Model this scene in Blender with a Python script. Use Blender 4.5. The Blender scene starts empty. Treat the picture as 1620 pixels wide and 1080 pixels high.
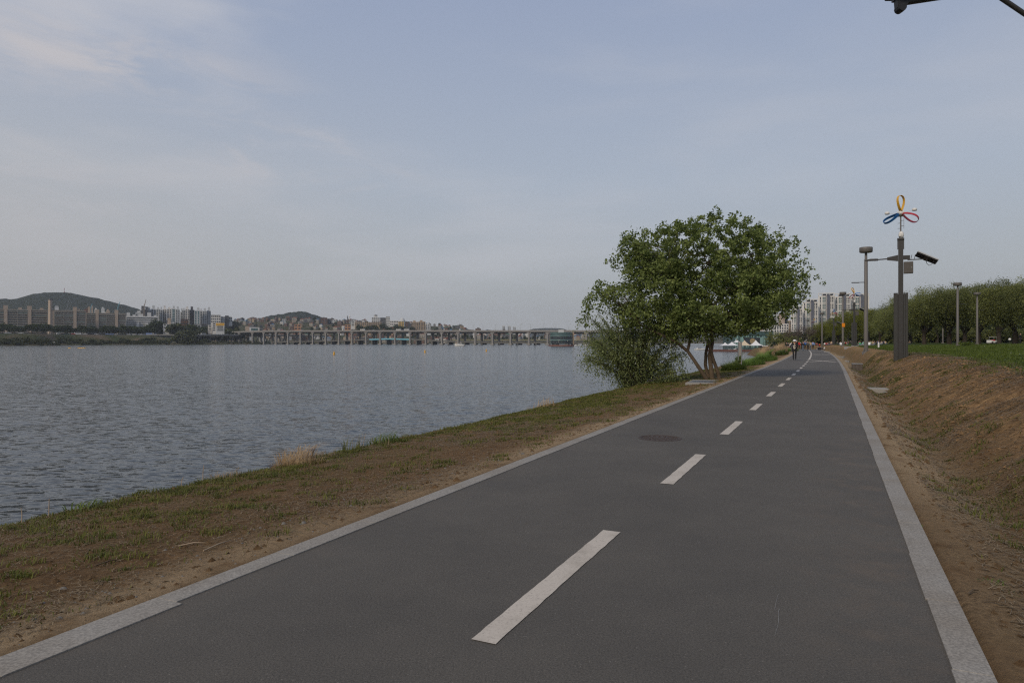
import bpy, math, random
import numpy as np
from mathutils import Vector, Matrix

# ------------------------------------------------------------------ camera, sky, sun, exposure
sc = bpy.context.scene
COL = sc.collection
FPX, EYE = 1080.0, 1.6
cam_d = bpy.data.cameras.new('camera'); cam = bpy.data.objects.new('camera', cam_d); COL.objects.link(cam)
cam.location = (0, 0, EYE); cam.rotation_euler = (math.radians(90), 0, 0)
cam_d.sensor_width = 36; cam_d.lens = 24.0; cam_d.clip_start = 0.05; cam_d.clip_end = 40000
sc.camera = cam
sc.view_settings.view_transform = 'Standard'; sc.view_settings.look = 'None'
sc.cycles.use_denoising = False; sc.cycles.filter_width = 1.25 if hasattr(sc.cycles, 'filter_width') else 1.5
sc.view_settings.exposure = 0.06; sc.view_settings.gamma = 1.0

SUN_EL, SUN_AZ = math.radians(36), math.radians(-143)      # azimuth from +Y, negative = to the left
sun_dir = Vector((math.sin(SUN_AZ)*math.cos(SUN_EL), math.cos(SUN_AZ)*math.cos(SUN_EL), math.sin(SUN_EL)))
sun_d = bpy.data.lights.new('sun', 'SUN'); sun_d.energy = 2.0; sun_d.angle = math.radians(14); sun_d.color = (1, 0.87, 0.70)
sun = bpy.data.objects.new('sun', sun_d); COL.objects.link(sun)
sun.rotation_euler = sun_dir.to_track_quat('Z', 'Y').to_euler(); sun.location = (-60, -40, 80)

w = bpy.data.worlds.new('World'); sc.world = w; w.use_nodes = True
nt = w.node_tree; N = nt.nodes; L = nt.links; N.clear()
out = N.new('ShaderNodeOutputWorld'); bg = N.new('ShaderNodeBackground'); bg.inputs['Strength'].default_value = 0.106
L.new(bg.outputs[0], out.inputs[0])
sky = N.new('ShaderNodeTexSky'); sky.sky_type = 'NISHITA'; sky.sun_disc = False
sky.sun_elevation = SUN_EL; sky.sun_rotation = SUN_AZ; sky.air_density = 1.0; sky.dust_density = 2.5; sky.ozone_density = 1.6
tc = N.new('ShaderNodeTexCoord')
sep = N.new('ShaderNodeSeparateXYZ'); L.new(tc.outputs['Generated'], sep.inputs[0])
# thin high haze veil over the blue sky, denser low down
elev = N.new('ShaderNodeMapRange'); elev.inputs[1].default_value = 0.0; elev.inputs[2].default_value = 0.5
elev.inputs[3].default_value = 0.95; elev.inputs[4].default_value = 0.80; L.new(sep.outputs[2], elev.inputs[0])
ramp = N.new('ShaderNodeValToRGB'); L.new(sep.outputs[2], ramp.inputs[0])
cr = ramp.color_ramp; cr.elements[0].position = 0.0; cr.elements[0].color = (3.75, 3.80, 3.85, 1)
cr.elements[1].position = 0.5; cr.elements[1].color = (3.0, 3.55, 4.95, 1)
e = cr.elements.new(0.10); e.color = (3.9, 4.12, 4.35, 1)
e = cr.elements.new(0.22); e.color = (3.8, 4.25, 4.95, 1)
mixv = N.new('ShaderNodeMix'); mixv.data_type = 'RGBA'; L.new(elev.outputs[0], mixv.inputs[0])
L.new(sky.outputs[0], mixv.inputs[6]); L.new(ramp.outputs[0], mixv.inputs[7])
# soft cloud banks
mp = N.new('ShaderNodeMapping'); mp.inputs['Scale'].default_value = (2.0, 2.0, 8.0); mp.inputs['Rotation'].default_value = (0.0, 0.12, 0.3)
mp.inputs['Location'].default_value = (0.35, 0.2, 0.55)
L.new(tc.outputs['Generated'], mp.inputs[0])
n1 = N.new('ShaderNodeTexNoise'); n1.inputs['Scale'].default_value = 1.1; n1.inputs['Detail'].default_value = 7; n1.inputs['Roughness'].default_value = 0.52
n1.inputs['Distortion'].default_value = 0.25
L.new(mp.outputs[0], n1.inputs['Vector'])
cm = N.new('ShaderNodeMapRange'); cm.interpolation_type = 'SMOOTHSTEP'
cm.inputs[1].default_value = 0.42; cm.inputs[2].default_value = 0.74; cm.inputs[3].default_value = 0; cm.inputs[4].default_value = 0.9
L.new(n1.outputs['Fac'], cm.inputs[0])
xm = N.new('ShaderNodeMapRange'); xm.inputs[1].default_value = -0.75; xm.inputs[2].default_value = 0.35; xm.inputs[3].default_value = 1.0; xm.inputs[4].default_value = 0.3
L.new(sep.outputs[0], xm.inputs[0])
cmul = N.new('ShaderNodeMath'); cmul.operation = 'MULTIPLY'; L.new(cm.outputs[0], cmul.inputs[0]); L.new(xm.outputs[0], cmul.inputs[1])
mixc = N.new('ShaderNodeMix'); mixc.data_type = 'RGBA'; L.new(cmul.outputs[0], mixc.inputs[0]); L.new(mixv.outputs[2], mixc.inputs[6])
mixc.inputs[7].default_value = (5.0, 5.05, 5.4, 1)
def mrange(v, a, b, c=0.0, d=1.0, sm=True):
    r = N.new('ShaderNodeMapRange'); r.interpolation_type = 'SMOOTHSTEP' if sm else 'LINEAR'
    for i_, q_ in enumerate((a, b, c, d)): r.inputs[i_+1].default_value = q_
    L.new(v, r.inputs[0]); return r.outputs[0]
def mmul(a, b):
    x = N.new('ShaderNodeMath'); x.operation = 'MULTIPLY'; L.new(a, x.inputs[0]); L.new(b, x.inputs[1]); return x.outputs[0]
def mixcol(f, a, c):
    x = N.new('ShaderNodeMix'); x.data_type = 'RGBA'; L.new(f, x.inputs[0]); L.new(a, x.inputs[6]); x.inputs[7].default_value = (*c, 1); return x.outputs[2]
skyc = mixcol(mmul(mrange(sep.outputs[0], 0.05, -0.75, 0, 0.75), mrange(sep.outputs[2], 0.42, 0.06)), mixc.outputs[2], (4.25, 4.18, 4.2))
n2 = N.new('ShaderNodeTexNoise'); n2.inputs['Scale'].default_value = 3.2; n2.inputs['Detail'].default_value = 9; n2.inputs['Roughness'].default_value = 0.6; n2.inputs['Distortion'].default_value = 0.6; L.new(mp.outputs[0], n2.inputs['Vector'])
for cpx_, cpy_, rad_, amt_ in ((70, 75, .16, .9), (215, 95, .12, .75), (330, 130, .18, .4), (430, 245, .14, .7), (510, 230, .08, .5), (40, 300, .3, .35), (600, 290, .12, .35)):
    cv = Vector(((cpx_-810)/FPX, 1, (540-cpy_)/FPX)).normalized()
    vd_ = N.new('ShaderNodeVectorMath'); vd_.operation = 'SUBTRACT'; L.new(tc.outputs['Generated'], vd_.inputs[0]); vd_.inputs[1].default_value = cv
    vs_ = N.new('ShaderNodeVectorMath'); vs_.operation = 'MULTIPLY'; L.new(vd_.outputs[0], vs_.inputs[0]); vs_.inputs[1].default_value = (1, 1, 2.4)
    vl_ = N.new('ShaderNodeVectorMath'); vl_.operation = 'LENGTH'; L.new(vs_.outputs[0], vl_.inputs[0])
    skyc = mixcol(mmul(mrange(vl_.outputs['Value'], rad_, 0.0, 0, amt_), mrange(n2.outputs['Fac'], 0.40, 0.66)), skyc, (4.9, 4.75, 4.95))
L.new(skyc, bg.inputs['Color'])

# ------------------------------------------------------------------ helpers
rng = np.random.default_rng(7); random.seed(7)
D2 = math.radians

def W(px, py, d):
    """photo direction + distance -> point in the place"""
    return Vector(((px-810)/FPX*d, d, EYE+(540-py)/FPX*d))

def tag(o, label=None, cat=None, group=None, kind=None):
    if label: o['label'] = label
    if cat: o['category'] = cat
    if group: o['group'] = group
    if kind: o['kind'] = kind
    return o

def empty(name, loc, rz=0, label=None, cat=None, group=None):
    o = bpy.data.objects.new(name, None); COL.objects.link(o); o.location = loc; o.rotation_euler = (0, 0, rz)
    o.empty_display_size = 0.2
    return tag(o, label, cat, group)

def np_mesh(name, V, F, mats, parent=None, smooth=False, attr=None, loc=None, fmat=None):
    """V (n,3) array, F (m,k) array -> mesh object"""
    me = bpy.data.meshes.new(name); V = np.asarray(V, np.float32); F = np.asarray(F, np.int32)
    me.vertices.add(len(V)); me.vertices.foreach_set('co', V.ravel())
    k = F.shape[1]; me.loops.add(F.size); me.loops.foreach_set('vertex_index', F.ravel())
    me.polygons.add(len(F)); me.polygons.foreach_set('loop_start', np.arange(0, F.size, k, dtype=np.int32))
    me.polygons.foreach_set('loop_total', np.full(len(F), k, np.int32))
    if smooth: me.polygons.foreach_set('use_smooth', np.ones(len(F), bool))
    for m in (mats if isinstance(mats, list) else [mats]): me.materials.append(m)
    if fmat is not None: me.polygons.foreach_set('material_index', np.asarray(fmat, np.int32))
    for nme, val in (attr or {}).items():
        a = me.attributes.new(nme, 'FLOAT', 'POINT'); a.data.foreach_set('value', np.asarray(val, np.float32))
    me.update(calc_edges=True); me.validate()
    o = bpy.data.objects.new(name, me); COL.objects.link(o)
    if parent: o.parent = parent
    if loc is not None: o.location = loc
    return o

class MB:
    """collects shapes for one mesh object"""
    def __init__(s): s.v = []; s.f = []; s.m = []; s.sm = []
    def add(s, V, F, m=0, smooth=False):
        b = len(s.v); s.v += [tuple(p) for p in V]; s.f += [tuple(i+b for i in q) for q in F]; s.m += [m]*len(F); s.sm += [smooth]*len(F); return s
    def box(s, x0, x1, y0, y1, z0, z1, m=0, M=None):
        V = [Vector(p) for p in ((x0,y0,z0),(x1,y0,z0),(x1,y1,z0),(x0,y1,z0),(x0,y0,z1),(x1,y0,z1),(x1,y1,z1),(x0,y1,z1))]
        if M: V = [M @ p for p in V]
        return s.add(V, [(3,2,1,0),(4,5,6,7),(0,1,5,4),(1,2,6,5),(2,3,7,6),(3,0,4,7)], m)
    def tube(s, pts, rad, n=8, m=0, smooth=True, cap=True):
        pts = [Vector(p) for p in pts]
        if not hasattr(rad, '__len__'): rad = [rad]*len(pts)
        V = []; ref = None
        for i, p in enumerate(pts):
            d = (pts[min(i+1, len(pts)-1)]-pts[max(i-1, 0)]).normalized()
            if ref is None: ref = Vector((1,0,0)) if abs(d.x) < 0.9 else Vector((0,1,0))
            a = (ref-d*ref.dot(d)).normalized(); b = d.cross(a); ref = a
            V += [p+(a*math.cos(2*math.pi*k/n)+b*math.sin(2*math.pi*k/n))*rad[i] for k in range(n)]
        F = [(i*n+k, i*n+(k+1) % n, (i+1)*n+(k+1) % n, (i+1)*n+k) for i in range(len(pts)-1) for k in range(n)]
        s.add(V, F, m, smooth)
        if cap: s.add([V[k] for k in range(n)], [tuple(reversed(range(n)))], m); s.add(V[-n:], [tuple(range(n))], m)
        return s
    def lathe(s, prof, n=20, m=0, c=(0,0,0), smooth=True):
        V = [(c[0]+r*math.cos(2*math.pi*k/n), c[1]+r*math.sin(2*math.pi*k/n), c[2]+z) for r, z in prof for k in range(n)]
        F = [(i*n+k, i*n+(k+1) % n, (i+1)*n+(k+1) % n, (i+1)*n+k) for i in range(len(prof)-1) for k in range(n)]
        return s.add(V, F, m, smooth)
    def prism(s, poly, y0, y1, m=0):
        """polygon in xz extruded along y"""
        n = len(poly); V = [(x, y0, z) for x, z in poly]+[(x, y1, z) for x, z in poly]
        F = [tuple(range(n)), tuple(reversed(range(n, 2*n)))]+[(i, i+n, (i+1) % n+n, (i+1) % n) for i in range(n)]
        return s.add(V, F, m)
    def build(s, name, mats, parent=None, loc=None, bevel=0):
        me = bpy.data.meshes.new(name); me.from_pydata(s.v, [], s.f); me.update()
        for m in (mats if isinstance(mats, list) else [mats]): me.materials.append(m)
        me.polygons.foreach_set('material_index', s.m); me.polygons.foreach_set('use_smooth', s.sm)
        o = bpy.data.objects.new(name, me); COL.objects.link(o)
        if parent: o.parent = parent
        if loc is not None: o.location = loc
        if bevel:
            b = o.modifiers.new('bevel', 'BEVEL'); b.width = bevel; b.segments = 2; b.limit_method = 'ANGLE'
        return o

def copy_tree(o, parent=None):
    c = o.copy(); COL.objects.link(c)
    if parent: c.parent = parent
    for ch in list(o.children): copy_tree(ch, c)
    return c

_T = rng.random((512, 512))
def vnoise(x, y, seed=0):
    x = np.asarray(x, float)+seed*37.3; y = np.asarray(y, float)+seed*91.7
    xi = np.floor(x).astype(int); yi = np.floor(y).astype(int); fx = x-xi; fy = y-yi
    fx = fx*fx*(3-2*fx); fy = fy*fy*(3-2*fy); g = lambda a, b: _T[a & 511, b & 511]
    return (g(xi,yi)*(1-fx)+g(xi+1,yi)*fx)*(1-fy)+(g(xi,yi+1)*(1-fx)+g(xi+1,yi+1)*fx)*fy
def fbm(x, y, o=4, seed=0):
    r = 0; a = 0.5; n = 0
    for i in range(o): r = r+a*vnoise(x*2**i, y*2**i, seed+i); n += a; a *= 0.5
    return r/n
def sstep(x): x = np.clip(x, 0, 1); return x*x*(3-2*x)

# ------------------------------------------------------------------ materials
def new_mat(name):
    m = bpy.data.materials.new(name); m.use_nodes = True
    return m, m.node_tree.nodes, m.node_tree.links, m.node_tree.nodes['Principled BSDF']

def mat(name, col, rough=0.75, var=0.15, scale=3.0, bump=0.0, metal=0.0, spec=0.35, bscale=None):
    m, N, L, p = new_mat(name)
    p.inputs['Roughness'].default_value = rough; p.inputs['Metallic'].default_value = metal
    p.inputs['Specular IOR Level'].default_value = spec
    t = N.new('ShaderNodeTexCoord'); n = N.new('ShaderNodeTexNoise'); n.inputs['Scale'].default_value = scale; n.inputs['Detail'].default_value = 5
    L.new(t.outputs['Object'], n.inputs['Vector'])
    mx = N.new('ShaderNodeMix'); mx.data_type = 'RGBA'
    mx.inputs[6].default_value = (*[c*(1-var) for c in col], 1); mx.inputs[7].default_value = (*[min(1, c*(1+var)) for c in col], 1)
    L.new(n.outputs['Fac'], mx.inputs[0]); L.new(mx.outputs[2], p.inputs['Base Color'])
    if bump:
        n2 = N.new('ShaderNodeTexNoise'); n2.inputs['Scale'].default_value = bscale or scale*8; n2.inputs['Detail'].default_value = 4; L.new(t.outputs['Object'], n2.inputs['Vector'])
        b = N.new('ShaderNodeBump'); b.inputs['Strength'].default_value = 0.6; b.inputs['Distance'].default_value = bump
        L.new(n2.outputs['Fac'], b.inputs['Height']); L.new(b.outputs[0], p.inputs['Normal'])
    return m

def leaf_mat(name, cols, trans=0.3, rough=0.6):
    """colour of each leaf or blade comes from its own 'tint' value"""
    m, N, L, p = new_mat(name); p.inputs['Roughness'].default_value = rough; p.inputs['Specular IOR Level'].default_value = 0.25
    a = N.new('ShaderNodeAttribute'); a.attribute_name = 'tint'
    r = N.new('ShaderNodeValToRGB'); L.new(a.outputs['Fac'], r.inputs[0])
    el = r.color_ramp.elements
    for i, c in enumerate(cols):
        pos = i/(len(cols)-1)
        q = el[0] if i == 0 else (el[1] if i == len(cols)-1 else el.new(pos))
        q.position = pos; q.color = (*c, 1)
    L.new(r.outputs[0], p.inputs['Base Color'])
    if trans:
        tr = N.new('ShaderNodeBsdfTranslucent'); L.new(r.outputs[0], tr.inputs[0])
        mx = N.new('ShaderNodeMixShader'); mx.inputs[0].default_value = trans
        L.new(p.outputs[0], mx.inputs[1]); L.new(tr.outputs[0], mx.inputs[2]); L.new(mx.outputs[0], N['Material Output'].inputs[0])
    return m

M = {}
M['pole'] = mat('brown_grey_paint', (0.12, 0.11, 0.10), 0.5, 0.12, 4)
M['pole_brown'] = mat('dark_brown_paint', (0.07, 0.062, 0.055), 0.5, 0.12, 5)
M['pole_dark'] = mat('charcoal_paint', (0.034, 0.033, 0.032), 0.45, 0.12, 5)
M['pole_panel'] = mat('dark_steel_panel', (0.034, 0.034, 0.032), 0.5, 0.15, 3)
M['black'] = mat('black_plastic', (0.02, 0.02, 0.022), 0.5, 0.1)
M['white'] = mat('white_paint', (0.62, 0.61, 0.58), 0.55, 0.06)
M['cream'] = mat('cream_fabric', (0.55, 0.46, 0.33), 0.8, 0.08)
M['tent'] = mat('tent_fabric', (0.66, 0.66, 0.66), 0.8, 0.05)
M['yellow'] = mat('yellow_paint', (0.62, 0.34, 0.03), 0.5, 0.08)
M['blue'] = mat('blue_paint', (0.02, 0.13, 0.36), 0.45, 0.08)
M['red'] = mat('red_paint', (0.36, 0.02, 0.03), 0.45, 0.08)
M['orange'] = mat('orange_paint', (0.75, 0.25, 0.01), 0.6, 0.05)
M['bark'] = mat('bark', (0.105, 0.078, 0.052), 0.9, 0.4, 6, 0.02, spec=0.15)
M['bark_dark'] = mat('dark_bark', (0.045, 0.036, 0.027), 0.9, 0.3, 6, spec=0.15)
M['concrete'] = mat('concrete', (0.25, 0.235, 0.21), 0.85, 0.15, 2, 0.003)
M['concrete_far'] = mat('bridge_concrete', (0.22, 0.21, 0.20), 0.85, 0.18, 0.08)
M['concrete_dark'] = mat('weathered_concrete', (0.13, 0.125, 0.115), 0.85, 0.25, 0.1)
M['box_brown'] = mat('brown_slats', (0.10, 0.083, 0.07), 0.8, 0.2, 6)
M['pebble'] = mat('grey_pebble', (0.15, 0.14, 0.125), 0.9, 0.35, 30)
M['stone'] = mat('grey_stone', (0.24, 0.235, 0.225), 0.9, 0.25, 5, 0.01)
M['steel'] = mat('galvanised_steel', (0.25, 0.26, 0.27), 0.45, 0.2, 8, metal=0.5)
M['rust'] = mat('rusted_iron', (0.058, 0.042, 0.033), 0.7, 0.35, 30, 0.004)
M['beige'] = mat('beige_render', (0.36, 0.29, 0.23), 0.85, 0.12, 0.2)
M['slab'] = mat('grey_beige_render', (0.27, 0.245, 0.21), 0.85, 0.12, 0.2)
M['win'] = mat('dark_window_glass', (0.035, 0.043, 0.05), 0.25, 0.5, 0.35, spec=0.5)
M['win_green'] = mat('greenish_window_glass', (0.07, 0.12, 0.12), 0.25, 0.5, 0.3, spec=0.5)
M['grey_wall'] = mat('pale_grey_render', (0.47, 0.48, 0.48), 0.85, 0.12, 0.1)
M['white_wall'] = mat('white_render', (0.55, 0.55, 0.54), 0.85, 0.1, 0.1)
M['cream_wall'] = mat('cream_render', (0.58, 0.56, 0.53), 0.85, 0.08, 0.1)
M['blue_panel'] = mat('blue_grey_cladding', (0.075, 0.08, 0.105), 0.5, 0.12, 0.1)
M['teal'] = mat('teal_cladding', (0.03, 0.10, 0.115), 0.5, 0.1, 0.1)
M['brown_wall'] = mat('brown_brick', (0.13, 0.075, 0.055), 0.9, 0.15, 0.3)
M['orange_wall'] = mat('orange_render', (0.42, 0.22, 0.12), 0.9, 0.1, 0.3)
M['yellow_wall'] = mat('ochre_render', (0.48, 0.34, 0.12), 0.9, 0.1, 0.3)
M['ochre_rail'] = mat('ochre_rail', (0.34, 0.30, 0.13), 0.9, 0.1, 0.3)
M['tan_wall'] = mat('tan_render', (0.33, 0.25, 0.17), 0.9, 0.1, 0.3)
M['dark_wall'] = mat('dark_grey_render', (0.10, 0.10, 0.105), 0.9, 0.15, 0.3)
M['roof_red'] = mat('red_roof', (0.17, 0.065, 0.045), 0.85, 0.2, 0.5)
M['roof_grey'] = mat('grey_roof', (0.14, 0.135, 0.13), 0.85, 0.2, 0.5)
M['roof_blue'] = mat('blue_roof', (0.07, 0.16, 0.27), 0.7, 0.15, 0.5)
M['roof_green'] = mat('green_roof', (0.07, 0.13, 0.10), 0.8, 0.2, 0.5)
M['glass_teal'] = mat('teal_glass', (0.055, 0.10, 0.10), 0.15, 0.35, 0.25, spec=0.6)
M['glass_pale'] = mat('pale_teal_glass', (0.20, 0.33, 0.31), 0.2, 0.25, 0.25, spec=0.6)
M['cyan'] = mat('sky_blue_paint', (0.16, 0.42, 0.52), 0.6, 0.1, 0.2)
M['deck_red'] = mat('red_brown_deck', (0.13, 0.065, 0.052), 0.8, 0.2, 0.5)
M['brass'] = mat('tan_disc', (0.28, 0.21, 0.11), 0.6, 0.2, 1)
M['skin'] = mat('skin', (0.42, 0.25, 0.17), 0.6, 0.08)
M['hair'] = mat('black_hair', (0.012, 0.01, 0.01), 0.5, 0.1)
for nme, c in dict(cloth_black=(0.012,0.012,0.014), cloth_beige=(0.36,0.33,0.28), cloth_white=(0.7,0.7,0.72), cloth_red=(0.5,0.02,0.02), cloth_blue=(0.02,0.14,0.5),
                   cloth_sky=(0.22,0.32,0.62), cloth_navy=(0.015,0.018,0.03), cloth_denim=(0.09,0.13,0.18), cloth_grey=(0.08,0.08,0.085), cloth_green=(0.03,0.35,0.15),
                   cloth_tan=(0.40,0.30,0.18), cloth_pink=(0.5,0.22,0.22)).items():
    M[nme] = mat(nme, c, 0.85, 0.1, 5)

M['leaf'] = leaf_mat('broad_leaf', [(0.050,0.080,0.012), (0.108,0.165,0.022), (0.185,0.255,0.042), (0.31,0.37,0.12)], 0.45)
M['leaf_willow'] = leaf_mat('willow_leaf', [(0.11,0.145,0.042), (0.20,0.245,0.075), (0.33,0.37,0.16)], 0.48)
M['leaf_park'] = leaf_mat('park_leaf', [(0.055,0.066,0.018), (0.16,0.185,0.045), (0.32,0.345,0.11)], 0.44)
M['leaf_yellow'] = leaf_mat('young_willow_leaf', [(0.075,0.09,0.012), (0.165,0.185,0.022), (0.27,0.28,0.05)], 0.4)
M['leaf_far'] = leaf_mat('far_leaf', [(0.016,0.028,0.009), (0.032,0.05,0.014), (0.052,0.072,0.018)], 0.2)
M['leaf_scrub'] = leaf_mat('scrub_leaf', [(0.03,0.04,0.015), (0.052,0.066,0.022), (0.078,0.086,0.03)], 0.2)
M['leaf_bare'] = leaf_mat('brown_bud', [(0.06,0.045,0.035), (0.10,0.075,0.06), (0.16,0.13,0.11)], 0.1)
M['grass'] = leaf_mat('grass_blade', [(0.06,0.076,0.011), (0.115,0.128,0.018), (0.185,0.18,0.04)], 0.33)
M['grass_lawn'] = leaf_mat('lawn_blade', [(0.045,0.07,0.009), (0.088,0.132,0.016), (0.145,0.185,0.030)], 0.38)
M['grass_bright'] = leaf_mat('bright_grass_blade', [(0.08,0.15,0.02), (0.14,0.24,0.035), (0.21,0.30,0.075)], 0.35)
M['grass_deep'] = leaf_mat('deep_grass_blade', [(0.045,0.075,0.012), (0.085,0.125,0.02), (0.135,0.175,0.04)], 0.33)
M['straw'] = leaf_mat('straw_blade', [(0.10,0.068,0.035), (0.20,0.145,0.08), (0.34,0.26,0.155)], 0.2)
M['reed'] = leaf_mat('reed_blade', [(0.28,0.175,0.08), (0.46,0.31,0.16), (0.62,0.47,0.28)], 0.38)

# ------------------------------------------------------------------ the ground on this side of the river
# u = distance ahead of the path centre line, t = sideways (right positive)
def cx(u):
    u = np.asarray(u, float)
    x = 0.469*(u-3.66)
    x = x-0.0003*np.clip(u-35, 0, 98)**2-0.0588*np.clip(u-133, 0, None)
    x = x-0.16*(np.clip(u-133, 0, 67)**2/134)-0.16*np.clip(u-200, 0, 20)+0.0
    x = x+0.04*np.clip(u-220, 0, None)
    return x
def cslope(u): return (cx(np.asarray(u)+0.5)-cx(np.asarray(u)-0.5))
def path_xy(u, t):
    s = cslope(u); n = np.sqrt(1+s*s)
    return cx(u)+t/n, np.asarray(u, float)-t*s/n
def to_ut(x, y):
    u = np.asarray(y, float).copy(); x = np.asarray(x, float)
    for _ in range(8):
        s = cslope(u); n = np.sqrt(1+s*s)
        du = ((x-cx(u))*s+(np.asarray(y)-u))/(n*n); u = u+du*0.9
    s = cslope(u); n = np.sqrt(1+s*s)
    t = ((x-cx(u))-(np.asarray(y)-u)*s)/n
    return u, t
WATER = -2.7
def path_dip(u): return -0.45*sstep((np.asarray(u, float)-128)/60)
def lawn_edge(u):
    return np.interp(u, [-10, 5, 14, 19, 25, 35, 44, 47, 60, 90, 130, 300], [6.2, 5.9, 5.5, 5.6, 6.05, 6.9, 7.0, 6.3, 5.6, 5.3, 5.0, 5.0])
def bank_edge(u):
    return -6.3+0.5*(fbm(np.asarray(u)*0.22, np.asarray(u)*0.0, 3, 5)-0.5)
def ground_z(u, t):
    u = np.asarray(u, float); t = np.asarray(t, float)
    nz = fbm(u*0.9, t*0.9, 4, 1)-0.5; big = fbm(u*0.16, t*0.25, 3, 2)-0.5; fine = fbm(u*5, t*5, 3, 11)-0.5
    # right
    tr = np.clip(t-2.25, 0, None)
    rampu = 0.25+0.75*sstep((u-4)/6)
    ditch = -0.26*rampu*np.exp(-((t-3.12)/0.42)**2)
    tcst = 5.75-1.5*sstep((u-36)/10)+0.5*big
    rise = 0.9*sstep((t-3.0)/(tcst-3.0))*(0.55+0.45*sstep((u-2)/10))
    lawn = 0.32*sstep((t-6)/26)
    slope_m = np.exp(-((t-4.4)/1.2)**2)
    zr = ditch+rise+lawn+0.16*nz*slope_m+0.05*nz*sstep(tr/0.6)*np.clip(1-(t-8)/6, 0.2, 1)+0.12*big*slope_m
    # shallow rain ruts running down the slope
    rut = fbm(u*2.6+t*0.9, t*0.5, 3, 8)-0.5
    zr = zr+0.10*rut*slope_m*sstep((u-6)/6)
    rut2 = fbm(u*6.5, t*1.3, 3, 28)-0.5; zr = zr+0.06*rut2*np.exp(-((t-4.3)/1.0)**2)*sstep((u-5)/4)
    # left
    tl = np.clip(-t-2.25, 0, None)
    be = -bank_edge(u)
    zl = -0.085*np.clip(tl, 0, None)+0.07*nz*sstep(tl/0.5)+0.05*big*sstep(tl/1.5)
    over = np.clip(-t-be, 0, None)
    zl = zl-1.05*over*over/(0.5+over)
    zl = np.maximum(zl, -4.2)
    z = np.where(t > 0, zr, zl)
    z = z+0.022*fine*sstep((np.abs(t)-2.3)/0.25)
    inside = np.abs(t) < 2.27
    z = np.where(inside, -0.05, z)
    return z+path_dip(u)*np.clip(1.4-np.clip(np.abs(t)-3, 0, None)/4, 0, 1)*np.where(t > 0, 1, 1)
def gz(x, y):
    u, t = to_ut(np.atleast_1d(x), np.atleast_1d(y)); return float(ground_z(u, t)[0])
def gpt(x, y): return Vector((x, y, gz(x, y)))

def geo(a, b, step, grow):
    r = [a]
    while r[-1] < b: r.append(r[-1]+step); step *= grow
    return r
U = np.array(list(np.arange(-10, 1, 0.3))+list(np.arange(1, 30, 0.11))+geo(30, 1600, 0.14, 1.022))
T = np.array([-60, -40, -25, -18, -14, -12, -11, -10]+list(np.arange(-9.4, -2.35, 0.1))+[-2.3, -2.24, -1.5, 0, 1.5, 2.24, 2.3]+list(np.arange(2.36, 8.2, 0.1))+geo(8.2, 1500, 0.14, 1.13))
uu, tt = np.meshgrid(U, T, indexing='ij')
gx, gy = path_xy(uu, tt); gzv = ground_z(uu, tt)
nu, ntt = uu.shape
idx = np.arange(nu*ntt).reshape(nu, ntt)
F = np.stack([idx[:-1,:-1], idx[:-1,1:], idx[1:,1:], idx[1:,:-1]], -1).reshape(-1, 4)
lawnm = sstep((tt-lawn_edge(uu)-0.35*(fbm(uu*0.5, tt*0.5, 3, 21)-0.5)*2)/0.35+0.5)
greenL = np.where(tt < 0, sstep((-tt-3.0)/2.0)*(0.35+0.65*sstep((uu-6)/14)), 0)
greenR = np.where(tt > 0, 0.25*np.exp(-((tt-3.6)/1.3)**2)+0.6*sstep((uu-32)/12), 0)
green = np.clip(greenL+greenR, 0, 1)
tramp = np.where(tt > 0, 1.1*np.exp(-((np.abs(tt)-2.62)/0.50)**2)*(0.35+0.65*sstep((uu-6)/4)), np.exp(-((np.abs(tt)-2.5)/0.34)**2)*(0.55+0.35*sstep((uu-5)/6)+.6*np.exp(-((uu-2)/2)**2)))
clay = np.where(tt > 0, np.exp(-((tt-4.4)/0.85)**2)*sstep((uu-7)/6), 0)

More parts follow.
